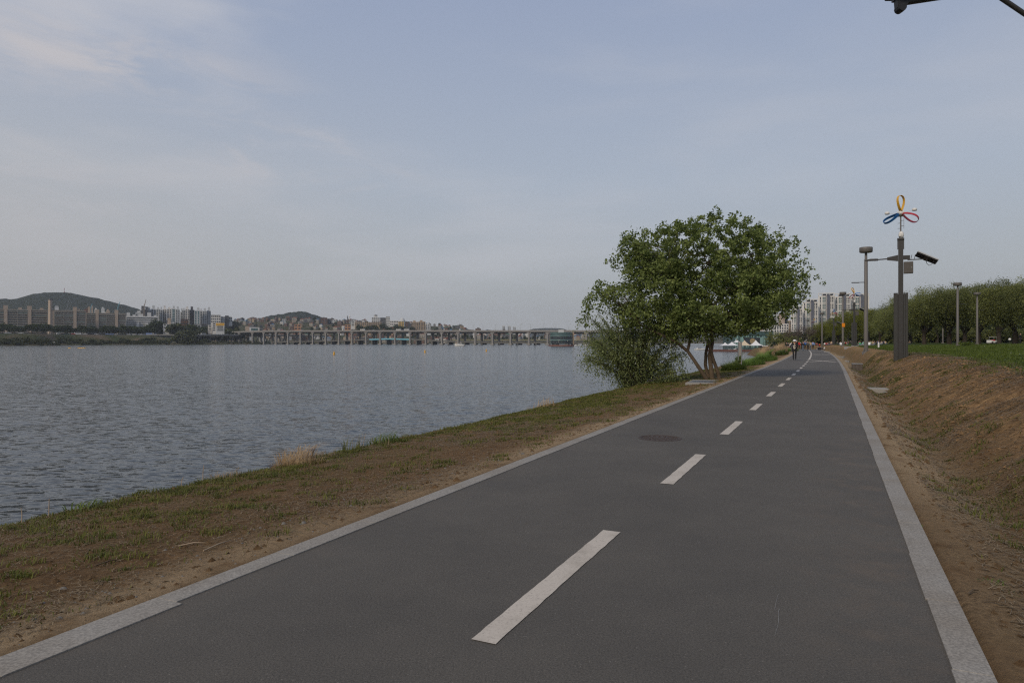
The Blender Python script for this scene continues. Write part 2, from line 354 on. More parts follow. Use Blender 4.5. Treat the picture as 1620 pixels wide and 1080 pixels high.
def ground_material():
    m, N, L, p = new_mat('bank_soil'); p.inputs['Roughness'].default_value = 0.95; p.inputs['Specular IOR Level'].default_value = 0.1
    t = N.new('ShaderNodeTexCoord')
    def noise(scale, det=5, rough=0.6, sc3=None):
        n = N.new('ShaderNodeTexNoise'); n.inputs['Scale'].default_value = scale; n.inputs['Detail'].default_value = det; n.inputs['Roughness'].default_value = rough
        if sc3:
            mpn = N.new('ShaderNodeMapping'); mpn.inputs['Scale'].default_value = sc3; mpn.inputs['Rotation'].default_value = (0, 0, D2(25)); L.new(t.outputs['Object'], mpn.inputs[0]); L.new(mpn.outputs[0], n.inputs['Vector'])
        else: L.new(t.outputs['Object'], n.inputs['Vector'])
        return n.outputs['Fac']
    def ramp(fac, pts):
        r = N.new('ShaderNodeValToRGB'); L.new(fac, r.inputs[0]); el = r.color_ramp.elements
        for i, (pos, c) in enumerate(pts):
            q = el[i] if i < 2 else el.new(pos)
            q.position = pos; q.color = (*c, 1)
        return r.outputs[0]
    def mixc(f, a, b):
        x = N.new('ShaderNodeMix'); x.data_type = 'RGBA'; L.new(f, x.inputs[0]); L.new(a, x.inputs[6]); L.new(b, x.inputs[7]); return x.outputs[2]
    def mth(op, a, b):
        x = N.new('ShaderNodeMath'); x.operation = op; x.use_clamp = True
        for i, v in enumerate((a, b)):
            if isinstance(v, (int, float)): x.inputs[i].default_value = v
            else: L.new(v, x.inputs[i])
        return x.outputs[0]
    def att(nm):
        a = N.new('ShaderNodeAttribute'); a.attribute_name = nm; return a.outputs['Fac']
    def rng_(v, a, b):
        r = N.new('ShaderNodeMapRange'); r.interpolation_type = 'SMOOTHSTEP'; L.new(v, r.inputs[0]); r.inputs[1].default_value = a; r.inputs[2].default_value = b; return r.outputs[0]
    nA, nB, nC = noise(1.1, 6), noise(7, 8, 0.78), noise(26, 6, 0.82)
    dirt = ramp(nB, [(0.30, (0.068,0.040,0.020)), (0.72, (0.245,0.150,0.074))])
    dirt2 = ramp(nC, [(0.34, (0.046,0.029,0.015)), (0.68, (0.29,0.19,0.10))])
    base = mixc(rng_(nA, 0.35, 0.7), dirt, dirt2)
    sand = ramp(nC, [(0.25, (0.25,0.175,0.10)), (0.75, (0.47,0.345,0.21))])
    base = mixc(mth('MULTIPLY', att('tramp'), rng_(noise(2.2, 5), 0.22, 0.50)), base, sand)
    clayc = ramp(noise(7, 5, 0.65, (1.0, 3.2, 1.0)), [(0.3, (0.135,0.078,0.036)), (0.68, (0.50,0.305,0.145))])
    base = mixc(mth('MULTIPLY', att('clay'), rng_(noise(1.6, 6, 0.7, (0.7, 2.6, 1)), 0.34, 0.60)), base, clayc)
    gcol = ramp(nC, [(0.28, (0.045,0.045,0.012)), (0.72, (0.15,0.13,0.042))])
    gm = mth('MULTIPLY', att('green'), rng_(noise(1.5, 6, 0.62), 0.42, 0.62))
    gm = mth('MULTIPLY', gm, rng_(nB, 0.3, 0.62))
    base = mixc(gm, base, gcol)
    lcol = ramp(noise(3.0, 7, 0.7), [(0.3, (0.038,0.052,0.010)), (0.7, (0.07,0.094,0.016))])
    base = mixc(att('lawn'), base, lcol)
    L.new(base, p.inputs['Base Color'])
    hsum = mth('ADD', mth('MULTIPLY', nB, 0.5), mth('MULTIPLY', nC, 0.35))
    b = N.new('ShaderNodeBump'); b.inputs['Strength'].default_value = 1.0; b.inputs['Distance'].default_value = 0.09; L.new(hsum, b.inputs['Height']); L.new(b.outputs[0], p.inputs['Normal'])
    return m
M['soil'] = ground_material()
g = np_mesh('ground', np.stack([gx, gy, gzv], -1).reshape(-1, 3), F, M['soil'], smooth=True,
            attr=dict(lawn=lawnm.ravel(), green=green.ravel(), tramp=tramp.ravel(), clay=clay.ravel()))
tag(g, kind='structure')

# ------------------------------------------------------------------ path, kerbs, markings
def asphalt_material():
    m, N, L, p = new_mat('asphalt'); p.inputs['Roughness'].default_value = 0.82; p.inputs['Specular IOR Level'].default_value = 0.3
    t = N.new('ShaderNodeTexCoord')
    def noise(s, d=4, r=0.6):
        n = N.new('ShaderNodeTexNoise'); n.inputs['Scale'].default_value = s; n.inputs['Detail'].default_value = d; n.inputs['Roughness'].default_value = r; L.new(t.outputs['Object'], n.inputs['Vector']); return n.outputs['Fac']
    def ramp(f, a, ca, b, cb):
        r = N.new('ShaderNodeValToRGB'); L.new(f, r.inputs[0]); e0, e1 = r.color_ramp.elements; e0.position = a; e0.color = (*ca, 1); e1.position = b; e1.color = (*cb, 1); return r.outputs[0]
    fine = noise(85, 4, 0.8)
    c = ramp(fine, 0.32, (0.054,0.050,0.044), 0.70, (0.144,0.132,0.115))
    blot = ramp(noise(0.55, 7, 0.7), 0.3, (0.80,0.80,0.80), 0.72, (1.14,1.12,1.08))
    mx = N.new('ShaderNodeMix'); mx.data_type = 'RGBA'; mx.blend_type = 'MULTIPLY'; mx.inputs[0].default_value = 1; L.new(c, mx.inputs[6]); L.new(blot, mx.inputs[7])
    # pale aggregate specks
    v = N.new('ShaderNodeTexVoronoi'); v.inputs['Scale'].default_value = 38; L.new(t.outputs['Object'], v.inputs['Vector'])
    sp = N.new('ShaderNodeMapRange'); sp.inputs[1].default_value = 0.10; sp.inputs[2].default_value = 0.16; sp.inputs[3].default_value = 0.55; sp.inputs[4].default_value = 0; L.new(v.outputs['Distance'], sp.inputs[0])
    sel = N.new('ShaderNodeMath'); sel.operation = 'GREATER_THAN'; sel.inputs[1].default_value = 0.74; L.new(v.outputs['Color'], sel.inputs[0])
    ml = N.new('ShaderNodeMath'); ml.operation = 'MULTIPLY'; L.new(sp.outputs[0], ml.inputs[0]); L.new(sel.outputs[0], ml.inputs[1])
    m2 = N.new('ShaderNodeMix'); m2.data_type = 'RGBA'; L.new(ml.outputs[0], m2.inputs[0]); L.new(mx.outputs[2], m2.inputs[6]); m2.inputs[7].default_value = (0.27,0.245,0.215,1)
    # dusty edge beside the right kerb
    a = N.new('ShaderNodeAttribute'); a.attribute_name = 'dust'
    dn = N.new('ShaderNodeMapRange'); dn.interpolation_type = 'SMOOTHSTEP'; dn.inputs[1].default_value = 0.42; dn.inputs[2].default_value = 0.72; L.new(noise(2.6, 6, 0.7), dn.inputs[0])
    dm = N.new('ShaderNodeMath'); dm.operation = 'MULTIPLY'; L.new(a.outputs['Fac'], dm.inputs[0]); L.new(dn.outputs[0], dm.inputs[1])
    m3 = N.new('ShaderNodeMix'); m3.data_type = 'RGBA'; L.new(dm.outputs[0], m3.inputs[0]); L.new(m2.outputs[2], m3.inputs[6]); m3.inputs[7].default_value = (0.155,0.120,0.088,1)
    L.new(m3.outputs[2], p.inputs['Base Color'])
    b = N.new('ShaderNodeBump'); b.inputs['Strength'].default_value = 0.7; b.inputs['Distance'].default_value = 0.012; L.new(fine, b.inputs['Height']); L.new(b.outputs[0], p.inputs['Normal'])
    return m
M['asphalt'] = asphalt_material()
HW = 2.08
def strip(name, us, t0, t1, z, matl, parent=None, nt_=2, attr=None):
    ts = np.linspace(0, 1, nt_); us = np.asarray(us, float)
    a = np.broadcast_to(np.asarray(t0, float), us.shape); b = np.broadcast_to(np.asarray(t1, float), us.shape)
    t = a[:,None]+(b-a)[:,None]*ts; u_ = np.broadcast_to(us[:,None], t.shape)
    x, y = path_xy(u_, t); zz = z+path_dip(u_)
    n, k = t.shape; ii = np.arange(n*k).reshape(n, k)
    F = np.stack([ii[:-1,:-1], ii[:-1,1:], ii[1:,1:], ii[1:,:-1]], -1).reshape(-1, 4)
    return np_mesh(name, np.stack([x, y, zz], -1).reshape(-1, 3), F, matl, parent, attr={k_: f(u_, t).ravel() for k_, f in (attr or {}).items()})
us = np.array(list(np.arange(-8, 60, 0.5))+geo(60, 700, 1.0, 1.03))
path = strip('bike_path', us, -HW-0.06, HW+0.06, 0.0, M['asphalt'], nt_=21, attr=dict(dust=lambda u, t: 0.5*np.exp(-((t-1.75)/0.35)**2)*np.exp(-((u-9)/9)**2)+0.35*np.exp(-((np.abs(t)-2.05)/0.12)**2)))
tag(path, kind='structure')

def kerb_material():
    m, N, L, p = new_mat('granite'); p.inputs['Roughness'].default_value = 0.75; p.inputs['Specular IOR Level'].default_value = 0.3
    t = N.new('ShaderNodeTexCoord')
    n = N.new('ShaderNodeTexNoise'); n.inputs['Scale'].default_value = 75; n.inputs['Detail'].default_value = 3; L.new(t.outputs['Object'], n.inputs['Vector'])
    r = N.new('ShaderNodeValToRGB'); L.new(n.outputs['Fac'], r.inputs[0]); e0, e1 = r.color_ramp.elements
    e0.position = 0.34; e0.color = (0.185,0.172,0.152,1); e1.position = 0.66; e1.color = (0.31,0.288,0.252,1)
    n2 = N.new('ShaderNodeTexNoise'); n2.inputs['Scale'].default_value = 1.7; n2.inputs['Detail'].default_value = 5; L.new(t.outputs['Object'], n2.inputs['Vector'])
    r2 = N.new('ShaderNodeValToRGB'); L.new(n2.outputs['Fac'], r2.inputs[0]); e0, e1 = r2.color_ramp.elements
    e0.position = 0.3; e0.color = (0.84,0.80,0.75,1); e1.position = 0.6; e1.color = (1,1,1,1)
    mx = N.new('ShaderNodeMix'); mx.data_type = 'RGBA'; mx.blend_type = 'MULTIPLY'; mx.inputs[0].default_value = 1; L.new(r.outputs[0], mx.inputs[6]); L.new(r2.outputs[0], mx.inputs[7])
    L.new(mx.outputs[2], p.inputs['Base Color'])
    b = N.new('ShaderNodeBump'); b.inputs['Strength'].default_value = 0.3; b.inputs['Distance'].default_value = 0.004; L.new(n.outputs['Fac'], b.inputs['Height']); L.new(b.outputs[0], p.inputs['Normal'])
    return m
M['granite'] = kerb_material()
def kerb(side):
    # granite blocks a metre or so long laid end to end, with fine open joints
    mb = MB(); u = -7.6; k = 0
    while u < 330:
        ln = 1.0 if u < 60 else 4.0
        a, b = u+0.0012, u+ln*0.908-0.0012
        off = (0.05 if (side < 0 and b < 3.75) else 0.0)+random.uniform(-0.005, 0.005)
        zt = 0.009+random.uniform(-0.0008, 0.0008)
        i0, i1 = side*(HW-off), side*(HW+0.175)
        c = []
        for uu_ in (a, b):
            for t_ in sorted((i0, i1)):
                x, y = path_xy(uu_, t_); c.append((float(x), float(y)))
        q = [c[0], c[1], c[3], c[2]]; zd = float(path_dip(u))
        ins = 0.003; cxm = sum(p[0] for p in q)/4; cym = sum(p[1] for p in q)/4
        top = []
        for p_ in q:
            dx, dy = cxm-p_[0], cym-p_[1]; l = math.hypot(dx, dy); top.append((p_[0]+dx/l*ins, p_[1]+dy/l*ins))
        V = [(x, y, -0.12+zd) for x, y in q]+[(x, y, zt-0.003+zd) for x, y in q]+[(x, y, zt+zd) for x, y in top]
        Fk = [(8,9,10,11)]+[(i, (i+1) % 4, 4+(i+1) % 4, 4+i) for i in range(4)]+[(4+i, 4+(i+1) % 4, 8+(i+1) % 4, 8+i) for i in range(4)]
        mb.add(V, Fk); u += ln*0.908; k += 1
    return tag(mb.build('kerb', M['granite']), kind='structure')
kerb(-1); kerb(1)

def paint_material():
    m, N, L, p = new_mat('road_paint'); p.inputs['Roughness'].default_value = 0.7
    t = N.new('ShaderNodeTexCoord')
    n = N.new('ShaderNodeTexNoise'); n.inputs['Scale'].default_value = 60; n.inputs['Detail'].default_value = 6; n.inputs['Roughness'].default_value = 0.7; L.new(t.outputs['Object'], n.inputs['Vector'])
    n2 = N.new('ShaderNodeTexNoise'); n2.inputs['Scale'].default_value = 3; n2.inputs['Detail'].default_value = 6; L.new(t.outputs['Object'], n2.inputs['Vector'])
    r = N.new('ShaderNodeValToRGB'); L.new(n.outputs['Fac'], r.inputs[0]); el = r.color_ramp.elements
    el[0].position = 0.28; el[0].color = (0.24,0.21,0.18,1); el[1].position = 0.44; el[1].color = (0.46,0.41,0.345,1); q = el.new(0.8); q.color = (0.53,0.475,0.40,1)
    r2 = N.new('ShaderNodeValToRGB'); L.new(n2.outputs['Fac'], r2.inputs[0]); e0, e1 = r2.color_ramp.elements; e0.position = 0.28; e0.color = (0.74,0.73,0.71,1); e1.position = 0.5; e1.color = (1,1,1,1)
    mx = N.new('ShaderNodeMix'); mx.data_type = 'RGBA'; mx.blend_type = 'MULTIPLY'; mx.inputs[0].default_value = 1; L.new(r.outputs[0], mx.inputs[6]); L.new(r2.outputs[0], mx.inputs[7])
    L.new(mx.outputs[2], p.inputs['Base Color'])
    return m
M['paint'] = paint_material()
def ragged(name, u0, u1, tc0, hw, z=0.005, amp=0.006):
    n = max(6, int((u1-u0)/0.03)); u = np.linspace(u0, u1, n)
    tt_ = np.interp(u, [u0, u1], tc0 if hasattr(tc0, '__len__') else [tc0, tc0])
    j = lambda s: amp*(fbm(u*9, u*0, 3, s)-0.5)*2
    strip(name, u, tt_-hw+j(31), tt_+hw+j(47), z, M['paint'], path)
D = [(3.58,5.70),(7.61,9.60),(11.68,13.61),(15.85,17.45),(19.86,21.6),(24.1,26.0),(28.2,30.0),(32.2,34.0),(36.2,38.0),(40.2,42.0),(44.2,46.0),(48.2,50.0),(52.2,54.0),(56.2,58.0)]
for a, b in D: ragged('lane_dash', a, b, -0.128, 0.073)
ragged('lane_line', 60, 133, -0.128, 0.075)
for uc, half in ((56, 0.95), (84, 0.95), (118, 0.9)):     # X marks on the right lane
    for sgn in (-1, 1):
        u = np.linspace(uc-2.6, uc+2.6, 24); tcx = 0.98+sgn*half*(u-uc)/2.6
        strip('cross_mark', u, tcx-0.13, tcx+0.13, 0.0045+0.003*(sgn > 0), M['paint'], path)
# light dust scuffs and a crack
for k_, (u0_, u1_, t_, w_) in enumerate(((4.25, 4.62, 1.27, .0022), (4.6, 4.85, 1.25, .0014), (12.4, 12.9, 1.1, .003))):
    cu = np.linspace(u0_, u1_, 30); tw = t_+.035*(fbm(cu*5, cu*0, 3, 70+k_)-.5); strip('scuff_mark', cu, tw-w_*fbm(cu*14, cu*0+2, 2, 71), tw+w_*fbm(cu*14, cu*0, 2, 72), 0.004, M['stone'], path)
# ------------------------------------------------------------------ water
def water_material():
    m, N, L, p = new_mat('river_water'); p.inputs['Base Color'].default_value = (0.020,0.029,0.036,1); p.inputs['Roughness'].default_value = 0.12
    p.inputs['IOR'].default_value = 1.333; p.inputs['Specular IOR Level'].default_value = 0.40; p.inputs['Specular Tint'].default_value = (0.90, 0.97, 1.0, 1)
    t = N.new('ShaderNodeTexCoord')
    def noise(s, d, r, sc3, rot):
        mpn = N.new('ShaderNodeMapping'); mpn.inputs['Scale'].default_value = sc3; mpn.inputs['Rotation'].default_value = (0, 0, D2(rot)); L.new(t.outputs['Object'], mpn.inputs[0])
        n = N.new('ShaderNodeTexNoise'); n.inputs['Scale'].default_value = s; n.inputs['Detail'].default_value = d; n.inputs['Roughness'].default_value = r; n.inputs['Distortion'].default_value = 0.4
        L.new(mpn.outputs[0], n.inputs['Vector']); return n.outputs['Fac']
    def noisev(s, d, r, sc3, rot):
        mpn = N.new('ShaderNodeMapping'); mpn.inputs['Scale'].default_value = sc3; mpn.inputs['Rotation'].default_value = (0, 0, D2(rot)); L.new(t.outputs['Object'], mpn.inputs[0])
        n = N.new('ShaderNodeTexNoise'); n.inputs['Scale'].default_value = s; n.inputs['Detail'].default_value = d; n.inputs['Roughness'].default_value = r; n.inputs['Distortion'].default_value = 0.5
        L.new(mpn.outputs[0], n.inputs['Vector']); return n.outputs['Color']
    def vm(op, a, b):
        x = N.new('ShaderNodeVectorMath'); x.operation = op
        for i_, v in enumerate((a, b)):
            if v is None: continue
            if isinstance(v, tuple): x.inputs[i_].default_value = v
            else: L.new(v, x.inputs[i_])
        return x.outputs[0]
    # wavelets: the facet slopes come straight from noise, so distant water blurs the way real ripples do
    a = vm('MULTIPLY', vm('SUBTRACT', noisev(0.75, 3, 0.55, (0.55, 1.3, 1), 14), (.5,.5,.5)), (0.15, 0.26, 0))
    b = vm('MULTIPLY', vm('SUBTRACT', noisev(2.9, 5, 0.66, (0.6, 1.35, 1), -10), (.5,.5,.5)), (0.85, 1.3, 0))
    nn = vm('NORMALIZE', vm('ADD', vm('ADD', a, b), (0, 0, 1)), None)
    L.new(nn, p.inputs['Normal'])
    return m
M['water'] = water_material()
wv = [(-4500, -200, WATER), (2900, -200, WATER), (2900, 5500, WATER), (-4500, 5500, WATER)]
tag(np_mesh('river_water', wv, [(0,1,2,3)], M['water']), kind='structure')

# ------------------------------------------------------------------ foliage builders
def leaf_quads(C, size, aspect=0.55, droop=0.0, seed=1, up=0.25):
    """folded leaf-shaped faces at centres C"""
    r = np.random.default_rng(seed); n = len(C)
    ax = r.normal(size=(n, 3)); ax[:, 2] -= droop; ax /= np.linalg.norm(ax, axis=1)[:, None]
    nr = r.normal(size=(n, 3)); nr[:, 2] += up; nr -= ax*(nr*ax).sum(1)[:, None]; nr /= np.linalg.norm(nr, axis=1)[:, None]+1e-9
    sd = np.cross(ax, nr); s = size*r.uniform(0.65, 1.3, n)[:, None]
    A = C-ax*s*0.5; B = C+sd*s*aspect*0.5+nr*s*0.10; Cc = C+ax*s*0.5; Dd = C-sd*s*aspect*0.5+nr*s*0.10
    V = np.stack([A, B, Cc, Dd], 1).reshape(-1, 3); F = np.arange(4*n).reshape(n, 4)
    return V, F
def lobe_points(lobes, n, seed, shell=0.55):
    """points in a union of ellipsoids (cx,cy,cz,rx,ry,rz), biased to the outside"""
    r = np.random.default_rng(seed); vol = np.array([l[3]*l[4]*l[5] for l in lobes])**0.8; k = r.choice(len(lobes), n, p=vol/vol.sum())
    d = r.normal(size=(n, 3)); d /= np.linalg.norm(d, axis=1)[:, None]
    rad = np.where(r.random(n) < shell, r.uniform(0.72, 1.02, n), r.random(n)**(1/3)*0.9)
    lb = np.array(lobes)[k]
    return lb[:, :3]+d*lb[:, 3:]*rad[:, None], k
def clustered(lobes, nclus, per, crad, seed, shell=0.6, flat=0.75):
    r = np.random.default_rng(seed); c, k = lobe_points(lobes, nclus, seed, shell)
    crs = crad*r.uniform(0.55, 1.35, nclus)
    P = np.repeat(c, per, 0)+r.normal(size=(nclus*per, 3))*np.repeat(crs, per)[:, None]*np.array([1, 1, flat])*0.6
    ct = r.random(nclus); tint = np.clip(np.repeat(ct, per)*0.55+r.random(nclus*per)*0.45, 0, 1)
    return P, tint, c
def limb(mb, p0, p1, r0, r1, bend=0.1, n=5, sides=7, seed=0):
    r = random.Random(seed); p0 = Vector(p0); p1 = Vector(p1); l = (p1-p0).length
    pts = []
    off = Vector((r.uniform(-1,1), r.uniform(-1,1), r.uniform(-0.3,0.6)))*bend*l
    for i in range(n+1):
        f = i/n; pts.append(p0.lerp(p1, f)+off*math.sin(math.pi*f)+Vector((r.uniform(-1,1), r.uniform(-1,1), 0))*0.02*l*(0 < i < n))
    mb.tube(pts, [r0+(r1-r0)*(i/n)**0.8 for i in range(n+1)], sides, cap=False)
    return pts

def blades(name, P, h, wd, lean, tint, matl, parent=None, seed=3, flat=None):
    """grass blades: two-segment bent strips standing on points P"""
    r = np.random.default_rng(seed); n = len(P); h = np.broadcast_to(h, n)*r.uniform(0.55, 1.25, n)
    a = r.uniform(0, 2*np.pi, n); d = np.stack([np.cos(a), np.sin(a), np.zeros(n)], 1); sd = np.stack([-np.sin(a), np.cos(a), np.zeros(n)], 1)
    ln = lean*r.uniform(0.2, 1.4, n); up = np.array([0, 0, 1.0])
    b = sd*(wd*0.5); mid = P+up*(h*0.55)[:, None]+d*(h*ln*0.35)[:, None]; tip = P+up*(h*np.clip(1-0.35*ln, 0.15, 1))[:, None]+d*(h*ln)[:, None]
    V = np.stack([P-b, P+b, mid+b*0.75, mid-b*0.75, tip], 1).reshape(-1, 3)
    k = np.arange(n)[:, None]*5; 
    F = np.concatenate([np.concatenate([k, k+1, k+2], 1), np.concatenate([k, k+2, k+3], 1), np.concatenate([k+3, k+2, k+4], 1)])
    return np_mesh(name, V, F, matl, parent, attr=dict(tint=np.repeat(tint, 5)))
def flats(name, P, ln, wd, tint, matl, seed=4):
    """dry straws lying on the ground"""
    r = np.random.default_rng(seed); n = len(P); a = r.uniform(0, np.pi, n); l = ln*r.uniform(0.3, 1.5, n)
    d = np.stack([np.cos(a), np.sin(a), r.normal(0, 0.12, n)], 1)*(l*0.5)[:, None]; sd = np.stack([-np.sin(a), np.cos(a), np.zeros(n)], 1)*wd*0.5
    z = np.array([0, 0, 1.0])*0.012; bow = np.stack([np.zeros(n), np.zeros(n), r.uniform(0, 0.25, n)*l*0.3], 1)
    V = np.stack([P-d-sd+z, P-d+sd+z, P+sd+z+bow, P-sd+z+bow, P+d+sd*0.6+z, P+d-sd*0.6+z], 1).reshape(-1, 3); k = np.arange(n)[:, None]*6
    F = np.concatenate([np.concatenate([k, k+1, k+2, k+3], 1), np.concatenate([k+3, k+2, k+4, k+5], 1)])
    return np_mesh(name, V, F, matl, attr=dict(tint=np.repeat(tint, 6)))

# ------------------------------------------------------------------ the big tree beside the path
S = 30.5/FPX
TB = gpt((1127-810)*S, 30.5)
def TL(px, py, y=0.0): return Vector(((px-1127)*S, y, (602-py)*S))
root = empty('broadleaf_tree', TB, 0, 'broad rounded green tree with several bare leaning trunks beside the bike path', 'tree')
mb = MB()
stems = [([TL(1119,606,-.15), TL(1107,588,-.2), TL(1093,568,-.25), TL(1085,556,-.2)], [.10,.085,.075,.07]),
         ([TL(1127,606,0), TL(1125,585,.0), TL(1123,565,.05), TL(1128,545,.1), TL(1126,520,.1)], [.12,.10,.092,.085,.07]),
         ([TL(1124,600,.35), TL(1120,580,.4), TL(1121,560,.4), TL(1124,540,.3)], [.085,.075,.07,.065]),
         ([TL(1140,606,.1), TL(1136,590,.05), TL(1128,570,.0), TL(1122,550,-.1), TL(1112,525,-.2), TL(1098,500,-.3)], [.09,.08,.075,.07,.06,.05]),
         ([TL(1085,557,-.2), TL(1070,545,-.3), TL(1040,530,-.3), TL(1010,515,-.2)], [.075,.065,.05,.03]),
         ([TL(1086,557,-.2), TL(1090,535,-.3), TL(1085,510,-.5), TL(1070,470,-.7)], [.07,.06,.05,.03])]
for pts, rad in stems: mb.tube(pts, rad, 9, cap=False)
lobes_px = [(1132,412,92,74,0,2.7),(1060,402,70,48,-.3,2.2),(1195,415,56,56,.2,2.3),(1140,478,112,58,0,3.2),(1040,455,58,56,.2,2.4),(1212,468,50,52,0,2.2),(1232,440,24,38,-.3,1.2),
            (988,478,44,30,0,1.5),(1003,502,36,20,-.2,1.3),(1085,508,68,32,.2,2.5),(1150,503,62,26,-.4,2.0),(960,472,24,20,.2,.8),(1010,400,30,30,.3,1.2),(1062,528,40,16,0,1.4),(1195,498,40,28,-.3,1.6),(1030,430,46,40,.1,1.8),(1105,524,58,18,.2,2.0)]
lobes = []
for px, py, rx, rz, y, ry in lobes_px:
    c = TL(px, py, y); lobes.append((c.x, c.y, c.z, rx*S*0.97, ry*0.8, rz*S*0.97))
starts = [TL(1126,520,.1), TL(1124,540,.3), TL(1098,500,-.3), TL(1010,515,-.2), TL(1070,470,-.7), TL(1128,545,.1)]
for i, l in enumerate(lobes):
    c = Vector(l[:3]); p0 = min(starts, key=lambda q: (q-c).length)
    pts = limb(mb, p0, c+Vector((0,0,l[5]*0.2)), .055, .02, 0.12, 6, 7, i)
    for j in range(9):
        d = Vector((random.gauss(0,1), random.gauss(0,1), random.gauss(0.35,0.8))).normalized()
        e = c+Vector((d.x*l[3], d.y*l[4], d.z*l[5]))*0.93
        limb(mb, pts[random.randint(2, 6)], e, .022, .006, 0.12, 4, 5, i*20+j)
mb.build('trunk', M['bark'], root)
P, tint, cc = clustered(lobes, 1600, 42, 0.235, 11, 0.6)
# sprigs sticking out of the outline
r_ = np.random.default_rng(5); spr = []
tips = [(1137,335),(1098,350),(1068,356),(1178,352),(1222,366),(1250,380),(1258,404),(1264,420),(1276,442),(1268,458),(972,408),(985,380),(1000,372),(935,470),(948,446),(968,455),(930,476),(1268,432),(1045,362),(1115,345),(1160,343),(1205,356),(1238,372),(925,500),(1250,476)]
for px, py in tips:
    for k in range(7):
        c = np.array(TL(px+r_.normal(0,5), py+6*k*0.5+r_.normal(0,3), r_.normal(0,.5)))
        spr.append(c+r_.normal(size=(16,3))*0.085)
spr = np.concatenate(spr); P = np.concatenate([P, spr]); tint = np.concatenate([tint, r_.random(len(spr))*0.7])
ok = P[:, 2] > 1.15; P, tint = P[ok], tint[ok]
V, F = leaf_quads(P, 0.125, 0.62, 0.25, 9)
np_mesh('crown', V, F, M['leaf'], root, attr=dict(tint=np.repeat(tint, 4)))

# ------------------------------------------------------------------ willow shrub at the water's edge
d0 = 31.5; S2 = d0/FPX; bx = (1003-810)*S2; WB = Vector((bx, d0, gz(bx, d0)+0.0))
root = empty('willow_shrub', WB, 0, 'loose willow shrub with many thin fanning stems at the water edge left of the tree', 'shrub')
mb = MB(); zb = WB.z
def WL(px, py, y=0.0): return Vector(((px-1003)*S2, y, EYE+(540-py)*S2-zb))
heads = []
r_ = random.Random(3)
for i in range(80):
    px = r_.uniform(918, 1084); f = (px-1003)/80; top = 474+30*abs(f)**1.5+r_.uniform(-8, 74)+max(0, f)*26
    y = r_.uniform(-1.5, 1.0); p0 = Vector((r_.uniform(-.3,.3), r_.uniform(-.25,.25), -0.5))
    p1 = WL(px, top, y); m_ = p0.lerp(p1, 0.5)+Vector((-(p1.x)*0.18, 0, 0.25))
    pts = [p0, p0.lerp(m_, .55), m_, m_.lerp(p1, .55)+Vector((0,0,.1)), p1]
    mb.tube(pts, [.032,.026,.02,.013,.006], 5, cap=False); heads.append(pts)
mb.build('stem', M['bark_dark'], root)
LP = []
q = np.random.default_rng(8)
for pts in heads:
    for a, b, n in ((pts[1], pts[2], 5), (pts[2], pts[3], 10), (pts[3], pts[4], 16)):
        for k in range(n):
            s = np.array(a.lerp(b, q.random())); dx = q.normal(0, .36, 3)*np.array([1.1,1,.5])
            ln = q.uniform(.35, .95); m = int(17*ln)
            f = np.linspace(0, 1, m)[:, None]
            LP.append(s+dx*f+np.array([0,0,-1.0])*(f**1.8)*ln*0.95+q.normal(size=(m,3))*0.04)
LP = np.concatenate(LP); LP = LP[LP[:, 2] > -0.35]
V, F = leaf_quads(LP, 0.115, 0.34, 0.9, 10)
np_mesh('foliage', V, F, M['leaf_willow'], root, attr=dict(tint=np.repeat(q.random(len(LP)), 4)))

# ------------------------------------------------------------------ park trees beyond the lawn
def dome_lobes(h, wd, seed, base=0.22):
    r = np.random.default_rng(seed); out = []
    for k in range(13):
        a = r.uniform(0, 2*np.pi); q = r.uniform(0.15, 0.75)*wd/2; z = h*(r.uniform(0.50, 0.78) if k else 0.74)
        rr = wd*r.uniform(0.15, 0.25); out.append((q*math.cos(a), q*math.sin(a), z, rr, rr, min(rr*0.95, h-z)))
    return out
def weeping_crown(h, wd, seed, n_str=520, per=26, reach=0.55):
    """willow: strands hanging from the outer skin of the lobes"""
    q = np.random.default_rng(seed); lob = dome_lobes(h, wd, seed); c, k = lobe_points(lob, n_str, seed, 0.8)
    P = []; tn = []; lt = q.random(len(lob))
    for i in range(n_str):
        ln = q.uniform(0.08, 0.34)*h; f = np.linspace(0, 1, per)[:, None]; o = q.normal(0, .35, 3)
        s = c[i]+o*f*np.array([1,1,0])-np.array([0,0,1.0])*f*ln+q.normal(size=(per,3))*0.16; s2 = c[i]+q.normal(size=(per,3))*np.array([.42,.42,.30]); b_ = q.random()*0.2+0.5*lt[k[i]]
        P += [s, s2]; tn.append(np.full(2*per, b_)+q.random(2*per)*0.3)
    P = np.concatenate(P); tn = np.concatenate(tn); ok = P[:, 2] > h*(0.30+0.10*fbm(P[:, 0]*.4, P[:, 1]*.4, 2, seed)-0.22*np.clip((P[:, 0]**2+P[:, 1]**2)/(wd*.5)**2, 0, 1))
    return P[ok], tn[ok], lob
def park_tree(h, wd, seed, matl, leafs, name, leaf=0.25, n_str=950, per=20):
    root = empty(name, (0,0,0)); mb = MB(); P, tn, lob = weeping_crown(h, wd, seed, n_str, per)
    rr = random.Random(seed); fork = Vector((0, 0, h*0.17)); mb.tube([(0,0,-.3), (0.05,0,h*0.09), fork], [h*.036, h*.03, h*.026], 8, cap=False)
    for l in lob:
        limb(mb, fork+Vector((0,0,rr.uniform(-.1,.1)*h*0.3)), Vector(l[:3])+Vector((0,0,l[5]*0.3)), h*.016, h*.004, 0.10, 5, 6, seed)
    mb.build('trunk', matl, root)
    V, F = leaf_quads(P, leaf, 0.42, 0.8, seed, 1.3)
    np_mesh('crown', V, F, leafs, root, attr=dict(tint=np.repeat(tn, 4)))
    return root
